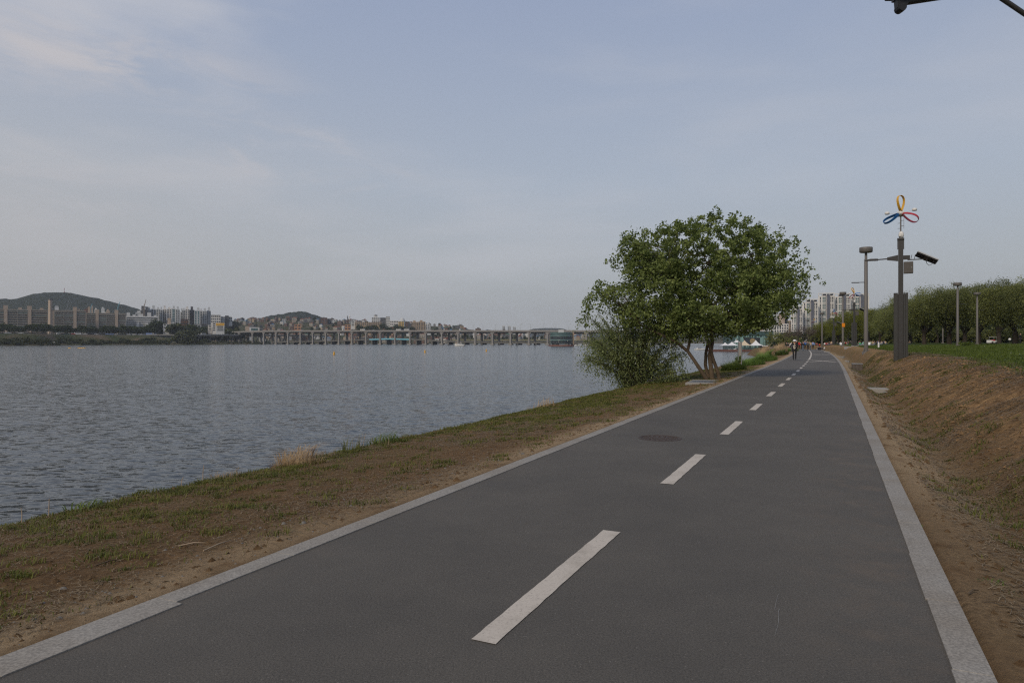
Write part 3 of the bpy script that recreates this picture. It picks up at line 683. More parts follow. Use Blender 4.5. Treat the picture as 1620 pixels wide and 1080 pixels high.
protos = [park_tree(13, 14, 21, M['bark_dark'], M['leaf_park'], 'park_tree'), park_tree(14, 13, 22, M['bark_dark'], M['leaf_park'], 'park_tree'), park_tree(12, 13, 23, M['bark_dark'], M['leaf_park'], 'park_tree')]
protoY = [park_tree(12, 15, 24, M['bark_dark'], M['leaf_yellow'], 'willow_tree'), park_tree(12, 13, 25, M['bark_dark'], M['leaf_yellow'], 'willow_tree')]
used = set()
def place_tree(pool, i, px, d, top, label, group, rz):
    p = pool[i % len(pool)]; o = p if id(p) not in used else copy_tree(p); used.add(id(p))
    x = (px-810)/FPX*d; z = gz(x, d); h0 = {21:13,22:14,23:12,24:12,25:12}
    h = EYE+(540-top)/FPX*d-z; base = [13,14,12][i % 3] if pool is protos else 12
    s = h/base; o.location = (x, d, z); o.scale = (s*1.02, s*1.02, s); o.rotation_euler = (0, 0, rz); o.scale = (s*1.02*(1.12 if pool is protos else 1),)*2+(s,); tag(o, label, 'tree', group)
    return o
park = [(1606,112,429),(1548,116,440),(1502,124,446),(1462,128,457),(1668,105,424),(1720,110,430),(1580,150,446),(1526,158,455),(1440,155,470),(1640,160,446),(1482,175,462)]
lab = ['olive green spreading tree at the right edge of the park tree row', 'tall olive park tree behind the two lamp posts on the lawn', 'olive park tree standing behind the lamp post with the widest lamp head', 'leafy park tree just right of the dark finned base panel',]
for i, (px, d, top) in enumerate(park):
    if i < 4: place_tree(protos, i, px, d, top, lab[i], 'park trees beyond the lawn', i*1.3)
    else: place_tree(protos, i, px, d, top, 'dark olive tree filling the back of the park tree row', 'park trees at the back of the row', i*1.7)
lab2 = ['round olive tree between the tall grey lamp post and the finned panel post', 'olive tree just right of the tall grey lamp post', ]
for i, (px, d, top) in enumerate([(1418,150,478),(1392,165,482)]): place_tree(protos, i, px, d, top, lab2[i], 'park trees beyond the lawn', 0.6+i)
ylab = ['yellow green weeping willow behind the grey lamp post with the orange sign', 'yellow green weeping willow left of the lamp post with the orange sign', 'low yellow green willow nearest the bare brown tree', 'yellow green willow rising under the right end of the apartment towers']
for i, (px, d, top) in enumerate([(1352,175,487),(1326,190,497),(1300,200,507),(1374,185,482)]): place_tree(protoY, i, px, d, top, ylab[i], 'yellow green willows by the path', i*2.1)
for i, (px, d, top) in enumerate([(1310,240,512),(1340,235,508),(1365,230,503),(1400,225,490),(1432,215,480)]): place_tree(protos, i, px, d, top, 'dark tree in the shade behind the yellow green willows', 'trees behind the willows', i)

for j, (px0, px1, d, h) in enumerate(((1400,1720,182,4.2),(1290,1420,212,4.0))):
    for m_, px in enumerate(np.arange(px0, px1, 13)):
        dd = d+rng.uniform(-8, 8); x = (px-810)/FPX*dd; q = np.random.default_rng(900+m_ % 3)
        if (j, m_) == (0, 0) or m_ >= 3 or j == 1:
            pass
        if j == 0 and m_ < 3:
            lob = [(q.uniform(-2,2), q.uniform(-1,1), h*q.uniform(.3,.6), q.uniform(1.2,1.9), 1.3, h*q.uniform(.3,.42)) for _ in range(6)]
            P, tn, c = clustered(lob, 150, 12, .5, 910+m_, .7); P[:, 2] = np.clip(P[:, 2], -.1, None); V, F = leaf_quads(P, .55, .5, 0, m_)
            o = np_mesh('shrub', V, F, M['leaf_park'], attr=dict(tint=np.repeat(tn*.6, 4)))
            if m_ == 0: shr = []
            shr.append(o)
        else: o = shr[(m_+j) % 3].copy(); COL.objects.link(o)
        o.location = (x, dd, gz(x, dd)); o.rotation_euler.z = rng.uniform(0, 6); o.scale = (1.15, 1.15, rng.uniform(.8, 1.25)); tag(o, 'dark shrub in the shade below the park trees', 'shrub', 'shrubs below the park trees')

def sparse_tree(px, d, top, wd, seed, label, name='bare_tree', leafs='leaf_bare', nleaf=2200, leaf=0.22, cat='tree'):
    x = (px-810)/FPX*d; z = gz(x, d); h = EYE+(540-top)/FPX*d-z; root = empty(name, (x, d, z), 0, label, cat); mb = MB(); rr = random.Random(seed)
    tips = []
    def grow(p, dirv, l, r, dep):
        q = p+dirv*l; mb.tube([p, p.lerp(q, .5)+Vector((rr.uniform(-.06,.06)*l, rr.uniform(-.06,.06)*l, 0)), q], [r, r*.8, r*.6], 5, cap=False); tips.append(q)
        if dep:
            for k in range(3):
                nd = (dirv+Vector((rr.gauss(0,.5), rr.gauss(0,.5), rr.gauss(.05,.25)))*0.9).normalized(); grow(q, nd, l*.72, r*.6, dep-1)
    for k in range(4):
        a = k*1.6; grow(Vector((0,0,h*.12)), Vector((math.cos(a)*.6*wd/h, math.sin(a)*.6*wd/h, .9)).normalized(), h*.28, h*.016, 3)
    mb.tube([(0,0,-.2), (0,0,h*.14)], [h*.03, h*.024], 7, cap=False)
    mb.build('trunk', M['bark_dark'], root)
    T_ = np.array([tuple(t) for t in tips]); q = np.random.default_rng(seed); C = T_[q.integers(0, len(T_), nleaf)]+q.normal(size=(nleaf,3))*h*.05
    V, F = leaf_quads(C, leaf, 0.5, 0, seed); np_mesh('crown', V, F, M[leafs], root, attr=dict(tint=np.repeat(q.random(nleaf), 4)))
sparse_tree(1268, 178, 506, 12, 3, 'bare brown tree with thin branches behind the people on the path')
sparse_tree(1283, 205, 509, 11, 4, 'bare brown tree with a flatter crown beside the yellow green willow', nleaf=1500)

def bush(px, d, top, wpx, seed, label, leafs='leaf_far', n=2200, leaf=0.3, cat='bush', name='bush', basez=None, group=None):
    x = (px-810)/FPX*d; z = gz(x, d) if basez is None else basez; h = EYE+(540-top)/FPX*d-z; wd = wpx/FPX*d
    q = np.random.default_rng(seed); lob = [(q.uniform(-.3,.3)*wd, q.uniform(-.3,.3)*wd, h*q.uniform(.35,.65), wd*q.uniform(.2,.3), wd*q.uniform(.2,.3), h*q.uniform(.3,.4)) for k in range(7)]
    P, tn, c = clustered(lob, n//16, 16, wd*.07, seed, 0.7); P[:, 2] = np.clip(P[:, 2], -.1, None)
    V, F = leaf_quads(P, leaf, 0.5, 0, seed); o = np_mesh(name, V, F, M[leafs], attr=dict(tint=np.repeat(tn, 4)), loc=(x, d, z)); return tag(o, label, cat, group)
bush(1236, 250, 524, 34, 41, 'dark rounded evergreen bush right of the teal glass pavilion', 'leaf_park', 3200, 0.5)
bush(1217, 300, 522, 20, 42, 'dark evergreen bush above the roof of the teal glass pavilion', 'leaf_park', 1800, 0.5)
bush(1256, 230, 530, 22, 43, 'dark low evergreen bush under the bare brown tree', 'leaf_park', 1800, 0.4)
bush(1288, 215, 526, 20, 44, 'dark evergreen bush behind the group of walkers', 'leaf_park', 1800, 0.4)
bush(1522, 82, 542, 26, 45, 'low green bush at the foot of the lamp post on the lawn', 'grass_lawn', 1500, 0.12, basez=1.2)

# ------------------------------------------------------------------ grass, straw and weeds near the camera
q = np.random.default_rng(77)
def scatter(n, u0, u1, t0, t1, power=2.0, seed=1):
    r = np.random.default_rng(seed); u = u0+(u1-u0)*r.random(n)**power; t = r.uniform(t0, t1, n); return u, t
def on_ground(u, t, dz=-0.005):
    x, y = path_xy(u, t); return np.stack([x, y, ground_z(u, t)+dz], 1)
# green patches on the left bank
u, t = scatter(420000, 1.0, 42, -6.5, -2.45, 1.5, 1)
dens = (sstep((fbm(u*0.55, t*0.9, 4, 61)-0.47)/0.16)*sstep((fbm(u*3.1, t*3.1, 3, 65)-0.40)/0.2)+.5*sstep((fbm(u*2.2, t*2.2, 3, 66)-0.62)/0.06))*(0.25+0.75*sstep((-t-3.1)/1.6))*(0.45+0.55*sstep((u-6)/12))+0.25*np.exp(-((t+6.1)/.25)**2)
k = q.random(len(u)) < dens*0.62; u, t = u[k], t[k]
P = on_ground(u, t); tn = np.clip(fbm(u*1.5, t*1.5, 3, 71)*0.9+q.random(len(u))*0.35-0.12, 0, 1)
tag(blades('bank_grass', P, 0.042, 0.0065*(1+u/14)[:, None], 0.8, tn, M['grass'], seed=2), 'short patchy green grass growing on the brown river bank', 'grass', kind='stuff')
u, t = scatter(110000, 1.0, 40, -6.4, -2.45, 1.6, 5); k = q.random(len(u)) < 0.25+0.75*sstep((fbm(u*.6, t*.6, 3, 15)-.4)/.2); u, t = u[k], t[k]
tag(flats('dry_straw', on_ground(u, t, 0), 0.048, 0.0042*(1+u/14)[:, None], q.random(len(u))*0.75, M['straw'], 6), 'dry straw bits lying scattered on the brown river bank', 'straw', kind='stuff')
# right bank
u, t = scatter(300000, 0.5, 46, 2.5, 6.8, 1.5, 7)
dens = sstep((fbm(u*0.6, t*0.9, 4, 64)-0.54)/0.14)*(0.35+0.65*np.exp(-((t-3.5)/0.7)**2))*(1-0.6*np.exp(-((t-4.6)/.6)**2)*sstep((u-9)/5))+0.5*np.exp(-((u-5.5)/2.2)**2)*np.exp(-((t-4.0)/.7)**2)
dens *= 0.15+0.85*sstep((t-2.75)/.35)
k = q.random(len(u)) < dens*0.6; u, t = u[k], t[k]
tag(blades('ditch_grass', on_ground(u, t), 0.05, 0.0055*(1+u/14)[:, None], 1.7, np.clip(q.random(len(u))*.8, 0, 1), M['grass'], seed=8), 'thin green grass growing in the dirt ditch right of the path', 'grass', kind='stuff')
u, t = scatter(300000, 0.5, 45, 2.5, 7, 1.6, 9)
k = q.random(len(u)) < 0.2+0.8*np.clip(sstep((fbm(u*.7, t*.7, 3, 18)-.42)/.2)*0.5+np.exp(-((u-5.5)/2.5)**2)*np.exp(-((t-4.2)/.8)**2), 0, 1); u, t = u[k], t[k]
tag(flats('dry_cuttings', on_ground(u, t, 0), 0.07, 0.0045*(1+u/14)[:, None], q.random(len(u))*0.8, M['straw'], 10), 'dry grass cuttings lying on the dirt right of the path', 'straw', kind='stuff')
# lawn
u, t = scatter(330000, 8, 110, 4.8, 60, 1.6, 11); e = lawn_edge(u)+0.35*(fbm(u*0.5, t*0.5, 3, 21)-0.5)*2
k = (t > e+q.normal(0, .18, len(u))) & (t < 8+u*0.6); u, t = u[k], t[k]
tn = np.clip(fbm(u*.5, t*.5, 4, 31)*0.9+q.random(len(u))*0.4-0.15, 0, 1)
tag(blades('lawn_grass', on_ground(u, t), 0.06+0.0006*u, 0.011*(1+u/18)[:, None], 0.6, tn, M['grass_lawn'], seed=12), 'dense green lawn grass on the embankment right of the path', 'grass', kind='stuff')
# tufts of grass and clods of soil on both banks
def tufts(name, n, u0, u1, t0, t1, mask, matl, label, seed, h=.055, per=34, rad=.045):
    r = np.random.default_rng(seed); u = u0+(u1-u0)*r.random(n)**1.5; t = r.uniform(t0, t1, n); k = r.random(n) < mask(u, t); u, t = u[k], t[k]
    c = np.repeat(on_ground(u, t, -.004), per, 0); sz = np.repeat(r.uniform(.5, 1.6, len(u)), per); off = r.normal(size=(len(c), 2))*(rad*sz)[:, None]; c[:, :2] += off*np.array([1.3, .9])
    uu_, tt_ = to_ut(c[:, 0], c[:, 1]); c[:, 2] = ground_z(uu_, tt_)-.004; tn = np.clip(np.repeat(r.random(len(u))*.6, per)+r.random(len(c))*.4, 0, 1)
    return tag(blades(name, c, h*sz, (.0062*(1+uu_/15))[:, None], 1.0, tn, matl, seed=seed), label, 'grass', kind='stuff')
tufts('grass_tufts', 4600, 1, 44, -6.5, -2.5, lambda u, t: np.clip(.12+.9*sstep((fbm(u*.5, t*.8, 3, 61)-.42)/.2)*sstep((-t-2.9)/1.5)*(.5+.5*sstep((u-4)/8))+.6*np.exp(-((t+6.0)/.35)**2), 0, 1), M['grass'], 'green grass tufts dotted over the brown river bank', 201)
tufts('slope_tufts', 1500, 1, 46, 2.6, 6.4, lambda u, t: np.clip(.08+.8*sstep((fbm(u*.7, t*.9, 3, 64)-.52)/.12)+.35*np.exp(-((t-3.4)/.4)**2), 0, 1), M['grass'], 'green grass tufts dotted over the dirt slope right of the path', 202)
def clods(name, n, u0, u1, t0, t1, smax, label, seed, power=1.7):
    r = np.random.default_rng(seed); u = u0+(u1-u0)*r.random(n)**power; t = r.uniform(t0, t1, n); P = on_ground(u, t, 0); sz = np.abs(r.normal(0, smax, n))+.003; sz *= (1+u/25)
    base = np.array([[1,0,0],[.4,.9,0],[-.7,.7,0],[-1,-.1,0],[-.3,-.9,0],[.7,-.7,0],[.1,.05,.75]]); jit = r.uniform(.6, 1.4, (n, 7, 3)); a = r.uniform(0, 6.28, n); ca, sa = np.cos(a)[:, None], np.sin(a)[:, None]
    B = base[None]*jit*sz[:, None, None]; X_ = B[..., 0]*ca-B[..., 1]*sa; Y_ = B[..., 0]*sa+B[..., 1]*ca; V = np.stack([P[:, :1]+X_, P[:, 1:2]+Y_, P[:, 2:3]+B[..., 2]-.001], -1).reshape(-1, 3)
    k = np.arange(n)[:, None]*7; F = np.concatenate([np.concatenate([k+i, k+(i+1) % 6, k+6], 1) for i in range(6)])
    z_ = np.zeros(len(V)); o = np_mesh(name, V, F, M['soil'], attr=dict(lawn=z_, green=z_, tramp=z_, clay=np.repeat((t > 3.4)*.8, 7))); return tag(o, label, 'soil', kind='stuff')
clods('soil_clods', 9000, 1, 30, -6.3, -2.35, .010, 'crumbs and clods of brown soil on the left river bank', 211); clods('slope_clods', 9000, 1, 34, 2.4, 6, .012, 'crumbs and clods of brown soil on the slope right of the path', 212)
# pebbles at the lower left
u, t = scatter(520, 0.8, 9, -3.3, -2.32, 2.6, 13); Pp = on_ground(u, t, 0); V = []; Fp = []
for i, p in enumerate(Pp):
    s = abs(q.normal(0.0, 0.007))+0.003; b = len(V); a0 = q.random()*6
    ring = [(p[0]+s*math.cos(a0+k*1.047)*q.uniform(.7,1.4), p[1]+s*math.sin(a0+k*1.047)*q.uniform(.7,1.3), p[2]) for k in range(6)]
    V += ring+[(p[0]+.5*(x-p[0]), p[1]+.5*(y-p[1]), p[2]+s*.6) for x, y, z in ring]
    for k in range(6): Fp.append((b+k, b+(k+1) % 6, b+6+(k+1) % 6, b+6+k))
    Fp += [(b+6, b+7, b+8, b+9), (b+6, b+9, b+10, b+11)]
tag(np_mesh('pebbles', V, Fp, M['pebble']), 'small grey pebbles scattered on the dirt beside the left kerb', 'pebbles', kind='stuff')

def clump(name, u, t, n, h, rad, matl, label, cat, lean=0.6, wd=0.012, seed=1, ry=None, hvar=None, group=None):
    x0, y0 = path_xy(u, t); z0 = float(ground_z(u, t)); r = np.random.default_rng(seed)
    a = r.uniform(0, 2*np.pi, n); rr = np.sqrt(r.random(n)); lx = rr*np.cos(a)*rad; ly = rr*np.sin(a)*(ry or rad)
    s = float(cslope(u)); al = math.atan(s); X = lx*math.cos(al)+ly*math.sin(al); Y = -lx*math.sin(al)+ly*math.cos(al)
    uu_, tt_ = to_ut(float(x0)+X, float(y0)+Y); Z = ground_z(uu_, tt_)-z0-0.02
    hh = h*(1-0.72*rr**2)*(0.45+1.0*fbm(X*1.4, Y*1.4, 3, seed))*r.uniform(.45, 1.25, n)
    o = blades(name, np.stack([X, Y, Z], 1), hh, wd, lean, np.clip(r.random(n)*.7+.3*fbm(X*2, Y*2, 2, seed), 0, 1), M[matl], seed=seed)
    o.location = (float(x0), float(y0), z0); return tag(o, label, cat, group)
def uat(px, py, z=-0.2): d = (EYE-z)*FPX/(py-540); return to_ut(np.array([(px-810)/FPX*d]), np.array([d]))
# dry reed tussocks along the bank edge
def at_edge(px):     # where this direction crosses the bank edge
    for u in np.arange(2, 60, 0.05):
        x, y = path_xy(u, bank_edge(u)+0.05)
        if 810+FPX*float(x)/float(y) > px: return float(u)
ue = at_edge(462); clump('dry_reed_tussock', ue, float(bank_edge(ue))+.15, 620, 0.46, 0.52, 'reed', 'biggest tussock of dry tan reeds on the bank edge, standing clear of the water', 'tussock', 1.0, 0.009, 51, 0.35)
ue = at_edge(505); clump('dry_reed_tussock', ue, float(bank_edge(ue))+.1, 240, 0.26, 0.42, 'straw', 'low brownish dry tussock just right of the biggest reed tussock', 'tussock', 1.2, 0.009, 52, 0.3)
ue = at_edge(352); clump('dry_reed_tussock', ue, float(bank_edge(ue))+.1, 200, 0.20, 0.35, 'straw', 'small dry brown tussock left of the biggest reed tussock', 'tussock', 1.2, 0.008, 53, 0.25)
ue = at_edge(135); clump('green_weed', ue, float(bank_edge(ue))+.05, 120, 0.17, 0.28, 'grass_deep', 'leafy green weed at the bank edge near the left side of the photo', 'weed', 0.9, 0.018, 54)
ue = at_edge(606); clump('green_weed', ue, float(bank_edge(ue))+.05, 260, 0.24, 0.55, 'grass_deep', 'dark green weed patch at the bank edge above the middle of the left kerb', 'weed', 0.7, 0.014, 55, 0.3)
ue = at_edge(585); clump('dry_stalk', ue, float(bank_edge(ue))-.05, 26, 0.55, 0.55, 'reed', 'thin dry upright stalks behind the dark green weed patch', 'stalks', 0.25, 0.008, 56, 0.2)
ue = at_edge(560); clump('green_weed', ue, float(bank_edge(ue)), 60, 0.40, 0.25, 'grass', 'few tall thin green stems left of the dark green weed patch', 'weed', 0.4, 0.012, 57)
ue = at_edge(860); clump('dry_reed_tussock', ue, float(bank_edge(ue))-.05, 160, 0.45, 0.8, 'reed', 'sparse dry tan tussock on the bank edge left of the willow shrub', 'tussock', 0.8, 0.012, 58, 0.3)
for i, (px, hgt) in enumerate(((28, .16), (78, .2), (322, .24), (288, .14))):
    ue = at_edge(px); x, y = path_xy(ue, bank_edge(ue)+.02); z = float(ground_z(ue, float(bank_edge(ue))+.02)); mb = MB()
    mb.tube([(0,0,-.05), (.005,0,hgt*.6), (.012*(i-1),0.01,hgt)], [.006,.005,.003], 5)
    tag(mb.build('dead_stem', M['tan_wall'], loc=(float(x), float(y), z)), ['pale dead stem nearest the left side of the photo', 'short pale dead stem beside the leafy green weed', 'tallest pale dead stem beside the small dry brown tussock', 'shortest dead stem on the bank edge, left of the small dry tussock'][i], 'stem')
# twigs lying on the left bank
for i, (px, py, ln, a) in enumerate(((303,868,.20,.4),(345,872,.30,1.2),(170,890,.16,.9),(138,868,.14,2.0),(1540,958,.12,.5),(1575,975,.14,2.6),(1500,752,.3,2.5))):
    d = 1.68*FPX/(py-540); x = (px-810)/FPX*d; z = gz(x, d)+.012; mb = MB()
    mb.tube([(-ln/2*math.cos(a), -ln/2*math.sin(a), 0), (0.01,0.015,.012), (ln/2*math.cos(a), ln/2*math.sin(a), .004)], [.006,.006,.003], 5)
    tag(mb.build('twig', M['tan_wall'] if i < 2 else M['bark'], loc=(x, d, z)), ['short pale broken twig on the brown bank nearest the left kerb', 'longest pale twig lying beside the short broken twig on the left bank', 'dark curved twig lying on the brown bank far left', 'thin dark twig nearest the water on the left bank', 'small forked grey twig on the dirt beside the right kerb', 'thin pale twig on the dirt at the right side of the photo', 'long pale stick lying across the ditch right of the path'][i], 'twig')
# small weeds beside the right kerb
for i, (px, py, h, rad) in enumerate(((1448,828,.05,.12),(1424,774,.04,.06),(1578,917,.08,.12),(1486,772,.05,.06))):
    uu_, tt_ = uat(px, py, 0.0); clump('small_weed', float(uu_[0]), float(tt_[0]), 90, h, rad, 'grass_deep', ['flat green weed creeping over the outer edge of the right kerb', 'tiny green weed behind the creeping weed on the right kerb', 'green grass tuft on the bare dirt nearest the right side of the photo', 'small bright weed on the dirt above the right kerb'][i], 'weed', 1.3, 0.009, 80+i)
# green clumps and reeds beyond the big tree
def cl(px, py, z=-.25): a, b = uat(px, py, z); return float(a[0]), float(b[0])
a, b = cl(1160, 588); clump('grass_clump', a, b, 2600, 0.85, 0.8, 'grass_deep', 'dark green grass clump right beside the big tree trunks', 'grass clump', 0.5, 0.022, 91, 1.1)
a, b = cl(1190, 580); clump('grass_clump', a, b, 2600, 0.95, 0.9, 'grass_bright', 'bright green tall grass clump in front of the tan reeds, nearer the big tree', 'grass clump', 0.5, 0.022, 92, 2.0)
a, b = cl(1212, 573); clump('grass_clump', a, b, 2600, 1.15, 0.95, 'grass_bright', 'bright green tall grass clump in front of the tan reeds, nearer the walking man', 'grass clump', 0.5, 0.026, 93, 3.0)
a, b = cl(1236, 563); clump('grass_clump', a, b, 1800, 1.0, 0.85, 'grass_deep', 'low dark green clump between the tan reeds and the walking man', 'grass clump', 0.6, 0.035, 94, 3.0)
a, b = cl(1254, 557); clump('grass_clump', a, b, 1500, 1.0, 0.9, 'grass_bright', 'bright green clump on the verge behind the walking man', 'grass clump', 0.6, 0.05, 95, 4)
a, b = cl(1240, 556); clump('reed_bed', a, b-.6, 2300, 1.75, 1.6, 'reed', 'tan dry reed bed beside the path, farther half', 'reeds', 0.35, 0.045, 96, 9)
a, b = cl(1222, 563); clump('reed_bed', a, b-.9, 1500, 1.45, 1.1, 'reed', 'tan dry reed bed beside the path, nearer half', 'reeds', 0.35, 0.035, 97, 5)
a, b = cl(1185, 572); clump('leafy_sapling', a, b-.9, 260, 1.0, .3, 'grass_deep', 'small leafy sapling standing in front of the river by the tan reeds', 'sapling', 0.5, 0.05, 98)

# ------------------------------------------------------------------ drains, cabinet, stones, signpost
def drain(corners, label, sheet=False):
    """concrete frame with a steel grating, laid on the ground between four image corners on the flat"""
    cxm = sum(c[0] for c in corners)/4; cym = sum(c[1] for c in corners)/4; z = gz(cxm, cym)
    root = empty('storm_drain', (cxm, cym, z+.0), 0, label, 'drain'); q = [Vector((c[0]-cxm, c[1]-cym, 0)) for c in corners]
    P = lambda a, b: q[0].lerp(q[1], a).lerp(q[3].lerp(q[2], a), b)
    def sl(a0, a1, b0, b1, z0, z1, mb):
        V = [P(a0,b0), P(a1,b0), P(a1,b1), P(a0,b1)]; V = [v+Vector((0,0,z0)) for v in V]+[v+Vector((0,0,z1)) for v in V]
        mb.add(V, [(3,2,1,0),(4,5,6,7),(0,1,5,4),(1,2,6,5),(2,3,7,6),(3,0,4,7)])
    mb = MB(); sl(0,1,0,.22,-.3,.05,mb); sl(0,1,.80,1,-.3,.05,mb); sl(0,.07,.22,.80,-.3,.048,mb); sl(.93,1,.22,.80,-.3,.048,mb); mb.build('frame', M['concrete'], root, bevel=.01)
    mb = MB()
    for i in range(26): a = .07+.86*i/26; sl(a, a+.018, .22, .80, .0, .043, mb)
    sl(.07,.93,.22,.26,.0,.046,mb); sl(.07,.93,.76,.80,.0,.046,mb); sl(.07,.93,.22,.80,-.28,-.25,mb)
    mb.build('grating', M['steel'], root)
def gp(px, py, z): d = (EYE-z)*FPX/(py-540); return ((px-810)/FPX*d, d)
drain([gp(1084,608,-.1), gp(1136,609,-.1), gp(1150,603.5,-.1), gp(1096,602.5,-.1)], 'concrete storm drain with steel grating set in the bank in front of the big tree')
# right-hand drain: gutter slab with grating and a splash block, sloping into the ditch
x, y = gp(1382, 614, -.12); zz = gz(x, y); root = empty('storm_drain', (x, y, zz), D2(-22), 'pale concrete storm drain crossing the ditch at the right kerb', 'drain')
mb = MB(); mb.box(-.72,.62,-.34,-.06,-.25,.10); mb.box(-.72,.62,.22,.42,-.25,.11); mb.box(-.95,-.725,-.3,.4,-.2,.16); mb.box(.625,.80,-.34,.42,-.25,.09); mb.build('frame', M['concrete'], root, bevel=.02)
mb = MB(); mb.box(.25,.75,-.85,-.42,-.3,.03); mb.build('splash_block', M['concrete'], root, bevel=.05)
mb = MB()
for i in range(24): mb.box(-.71+i*.055, -.69+i*.055, -.055, .215, .03, .09)
mb.box(-.715,.615,-.057,-.03,.02,.095); mb.box(-.715,.615,.19,.217,.02,.095); mb.build('grating', M['steel'], root)
# slatted box
x, y = gp(1356, 582, -.05); root = empty('utility_box', (x, y, gz(x, y)-.03), D2(-20), 'small brown slatted utility box on the slope beside the right kerb', 'utility box')
mb = MB()
for i in range(7): mb.box(-.26+i*.075, -.197+i*.075, -.27, -.24, 0, .44); mb.box(-.26+i*.075, -.197+i*.075, .24, .27, 0, .44)
for i in range(7): mb.box(-.285,-.262, -.24+i*.07, -.18+i*.07, 0, .44); mb.box(.262,.285, -.24+i*.07, -.18+i*.07, 0, .44)
mb.box(-.25,.25,-.23,.23,0,.43); mb.build('body', M['box_brown'], root)
mb = MB(); mb.box(-.30,.30,-.29,.29,.442,.48); mb.build('lid', M['steel'], root, bevel=.008)
# flat stones on the slope
slabs = [(1330,562,.9,.35),(1342,558.5,1.1,.4),(1352,556,1.0,.4),(1361,553,1.1,.4),(1309,557,1.0,.5),(1340,569,.5,.35)]
sl_l = ['flat grey stone lowest in the row climbing the slope', 'flat grey stone second from the bottom of the row on the slope', 'flat grey stone third from the bottom of the row on the slope', 'flat grey stone at the top of the row on the slope by the lamp post', 'flat grey slab beside the far right kerb', 'small pale stone lying between the slatted box and the kerb']
for i, (px, py, a, b) in enumerate(slabs):
    x, y = gp(px, py, .1+.06*i if i < 4 else 0); rr = random.Random(i); mb = MB(); n = 7
    ring = [(a/2*math.cos(k*2*math.pi/n)*rr.uniform(.8,1.1), b/2*math.sin(k*2*math.pi/n)*rr.uniform(.8,1.1)) for k in range(n)]
    mb.add([(p, q_, -.15) for p, q_ in ring]+[(p, q_, .13+rr.uniform(-.02,.02)) for p, q_ in ring]+[(p*.85, q_*.8, .16) for p, q_ in ring],
           [(k, (k+1) % n, n+(k+1) % n, n+k) for k in range(n)]+[(n+k, n+(k+1) % n, 2*n+(k+1) % n, 2*n+k) for k in range(n)]+[tuple(range(2*n, 3*n))])
    tag(mb.build('flat_stone', M['stone'], loc=(x, y, gz(x, y))), sl_l[i], 'stone')
# manhole cover
x, y = gp(1044, 692.8, 0); root = empty('manhole_cover', (x, y, 0), 0, 'round rusty manhole cover set in the asphalt left of the dashed line', 'manhole cover')
mb = MB(); mb.lathe([(0,.006),(.28,.006),(.29,.004)], 40)
mr = MB(); mr.lathe([(.30,.002),(.30,.008),(.345,.008),(.36,.002)], 40); mr.build('ring', M['rust'], root)
for rr in (.07,.14,.21,.26):
    nn = int(rr*70)
    for k in range(nn):
        a = 2*math.pi*k/nn; mb.box(-.016,.016,-.010,.010,.006,.011, M=Matrix.Translation((rr*math.cos(a), rr*math.sin(a), 0)) @ Matrix.Rotation(a, 4, 'Z'))
mb.build('lid', M['rust'], root)
# signpost with two legs
d = 46.0; x = (1170.5-810)/FPX*d; z = gz(x, d); root = empty('notice_board', (x, d, z), D2(-10), 'narrow grey notice board on two posts at the water edge', 'sign')
k_ = d/FPX; ht = EYE+(540-540)*k_-z
for sx in (-.105, .105): mb = MB(); mb.tube([(sx,0,-.2),(sx,0,ht)], .03, 8); mb.build('post', M['steel'], root)
mb = MB(); mb.box(-.073,.073,-.02,.02,ht-.95,ht-.05); mb.build('panel', M['concrete'], root)
# white marker post on the lawn
x, y = W(1390,546,75).xy; mb = MB(); mb.lathe([(0,.62),(.07,.6),(.09,.5),(.09,.0),(.1,-.1)], 10)
tag(mb.build('marker_post', M['white'], loc=(x, y, gz(x, y))), 'short white marker post standing alone on the lawn', 'post')

#PART3
# ------------------------------------------------------------------ street lamps
def lamp_post(h=8.0, arm=True, sign=False):
    root = empty('lamp_post', (0,0,0)); mb = MB()
    mb.tube([(0,0,-.3),(0,0,.5),(0,0,h*.88),(0,0,h*.88+.02),(0,0,h-.35)], [.155,.15,.125,.095,.09], 14); mb.build('pole', M['pole'], root)
    mb = MB(); mb.lathe([(.27,-.2),(.27,.03),(.17,.05)], 14)
    for k in range(4):
        a = k*math.pi/2+.4; mb.prism([(.12,.02),(.30,.02),(.13,.34)], -.012, .012); n = 6
        Mx = Matrix.Rotation(a, 4, 'Z'); mb.v[-6:] = [tuple(Mx @ Vector(v)) for v in mb.v[-6:]]
    mb.build('base_plate', M['pole'], root)
    mb = MB(); mb.lathe([(0,h-.42),(.40,h-.42),(.455,h-.38),(.465,h-.06),(.44,h-.02),(0,h)], 28); mb.build('lamp_head', M['pole'], root)
    if arm:
        mb = MB(); z = h*.665; mb.tube([(-.1,0,z),(-.55,0,z-.01)], [.03,.026], 8); mb.build('arm', M['pole_dark'], root)
        mb = MB(); mb.box(-1.08,-.52,-.09,.09,z-.055,z+.005); mb.build('luminaire', M['pole_dark'], root, bevel=.02)
    if sign:
        mb = MB(); z = 3.1; mb.box(-.22,.22,-.19,-.15,z-.28,z+.28); s_ = mb.build('sign_plate', M['orange'], root, bevel=.01)
        s_['label'] = 'orange notice plate'
    return root
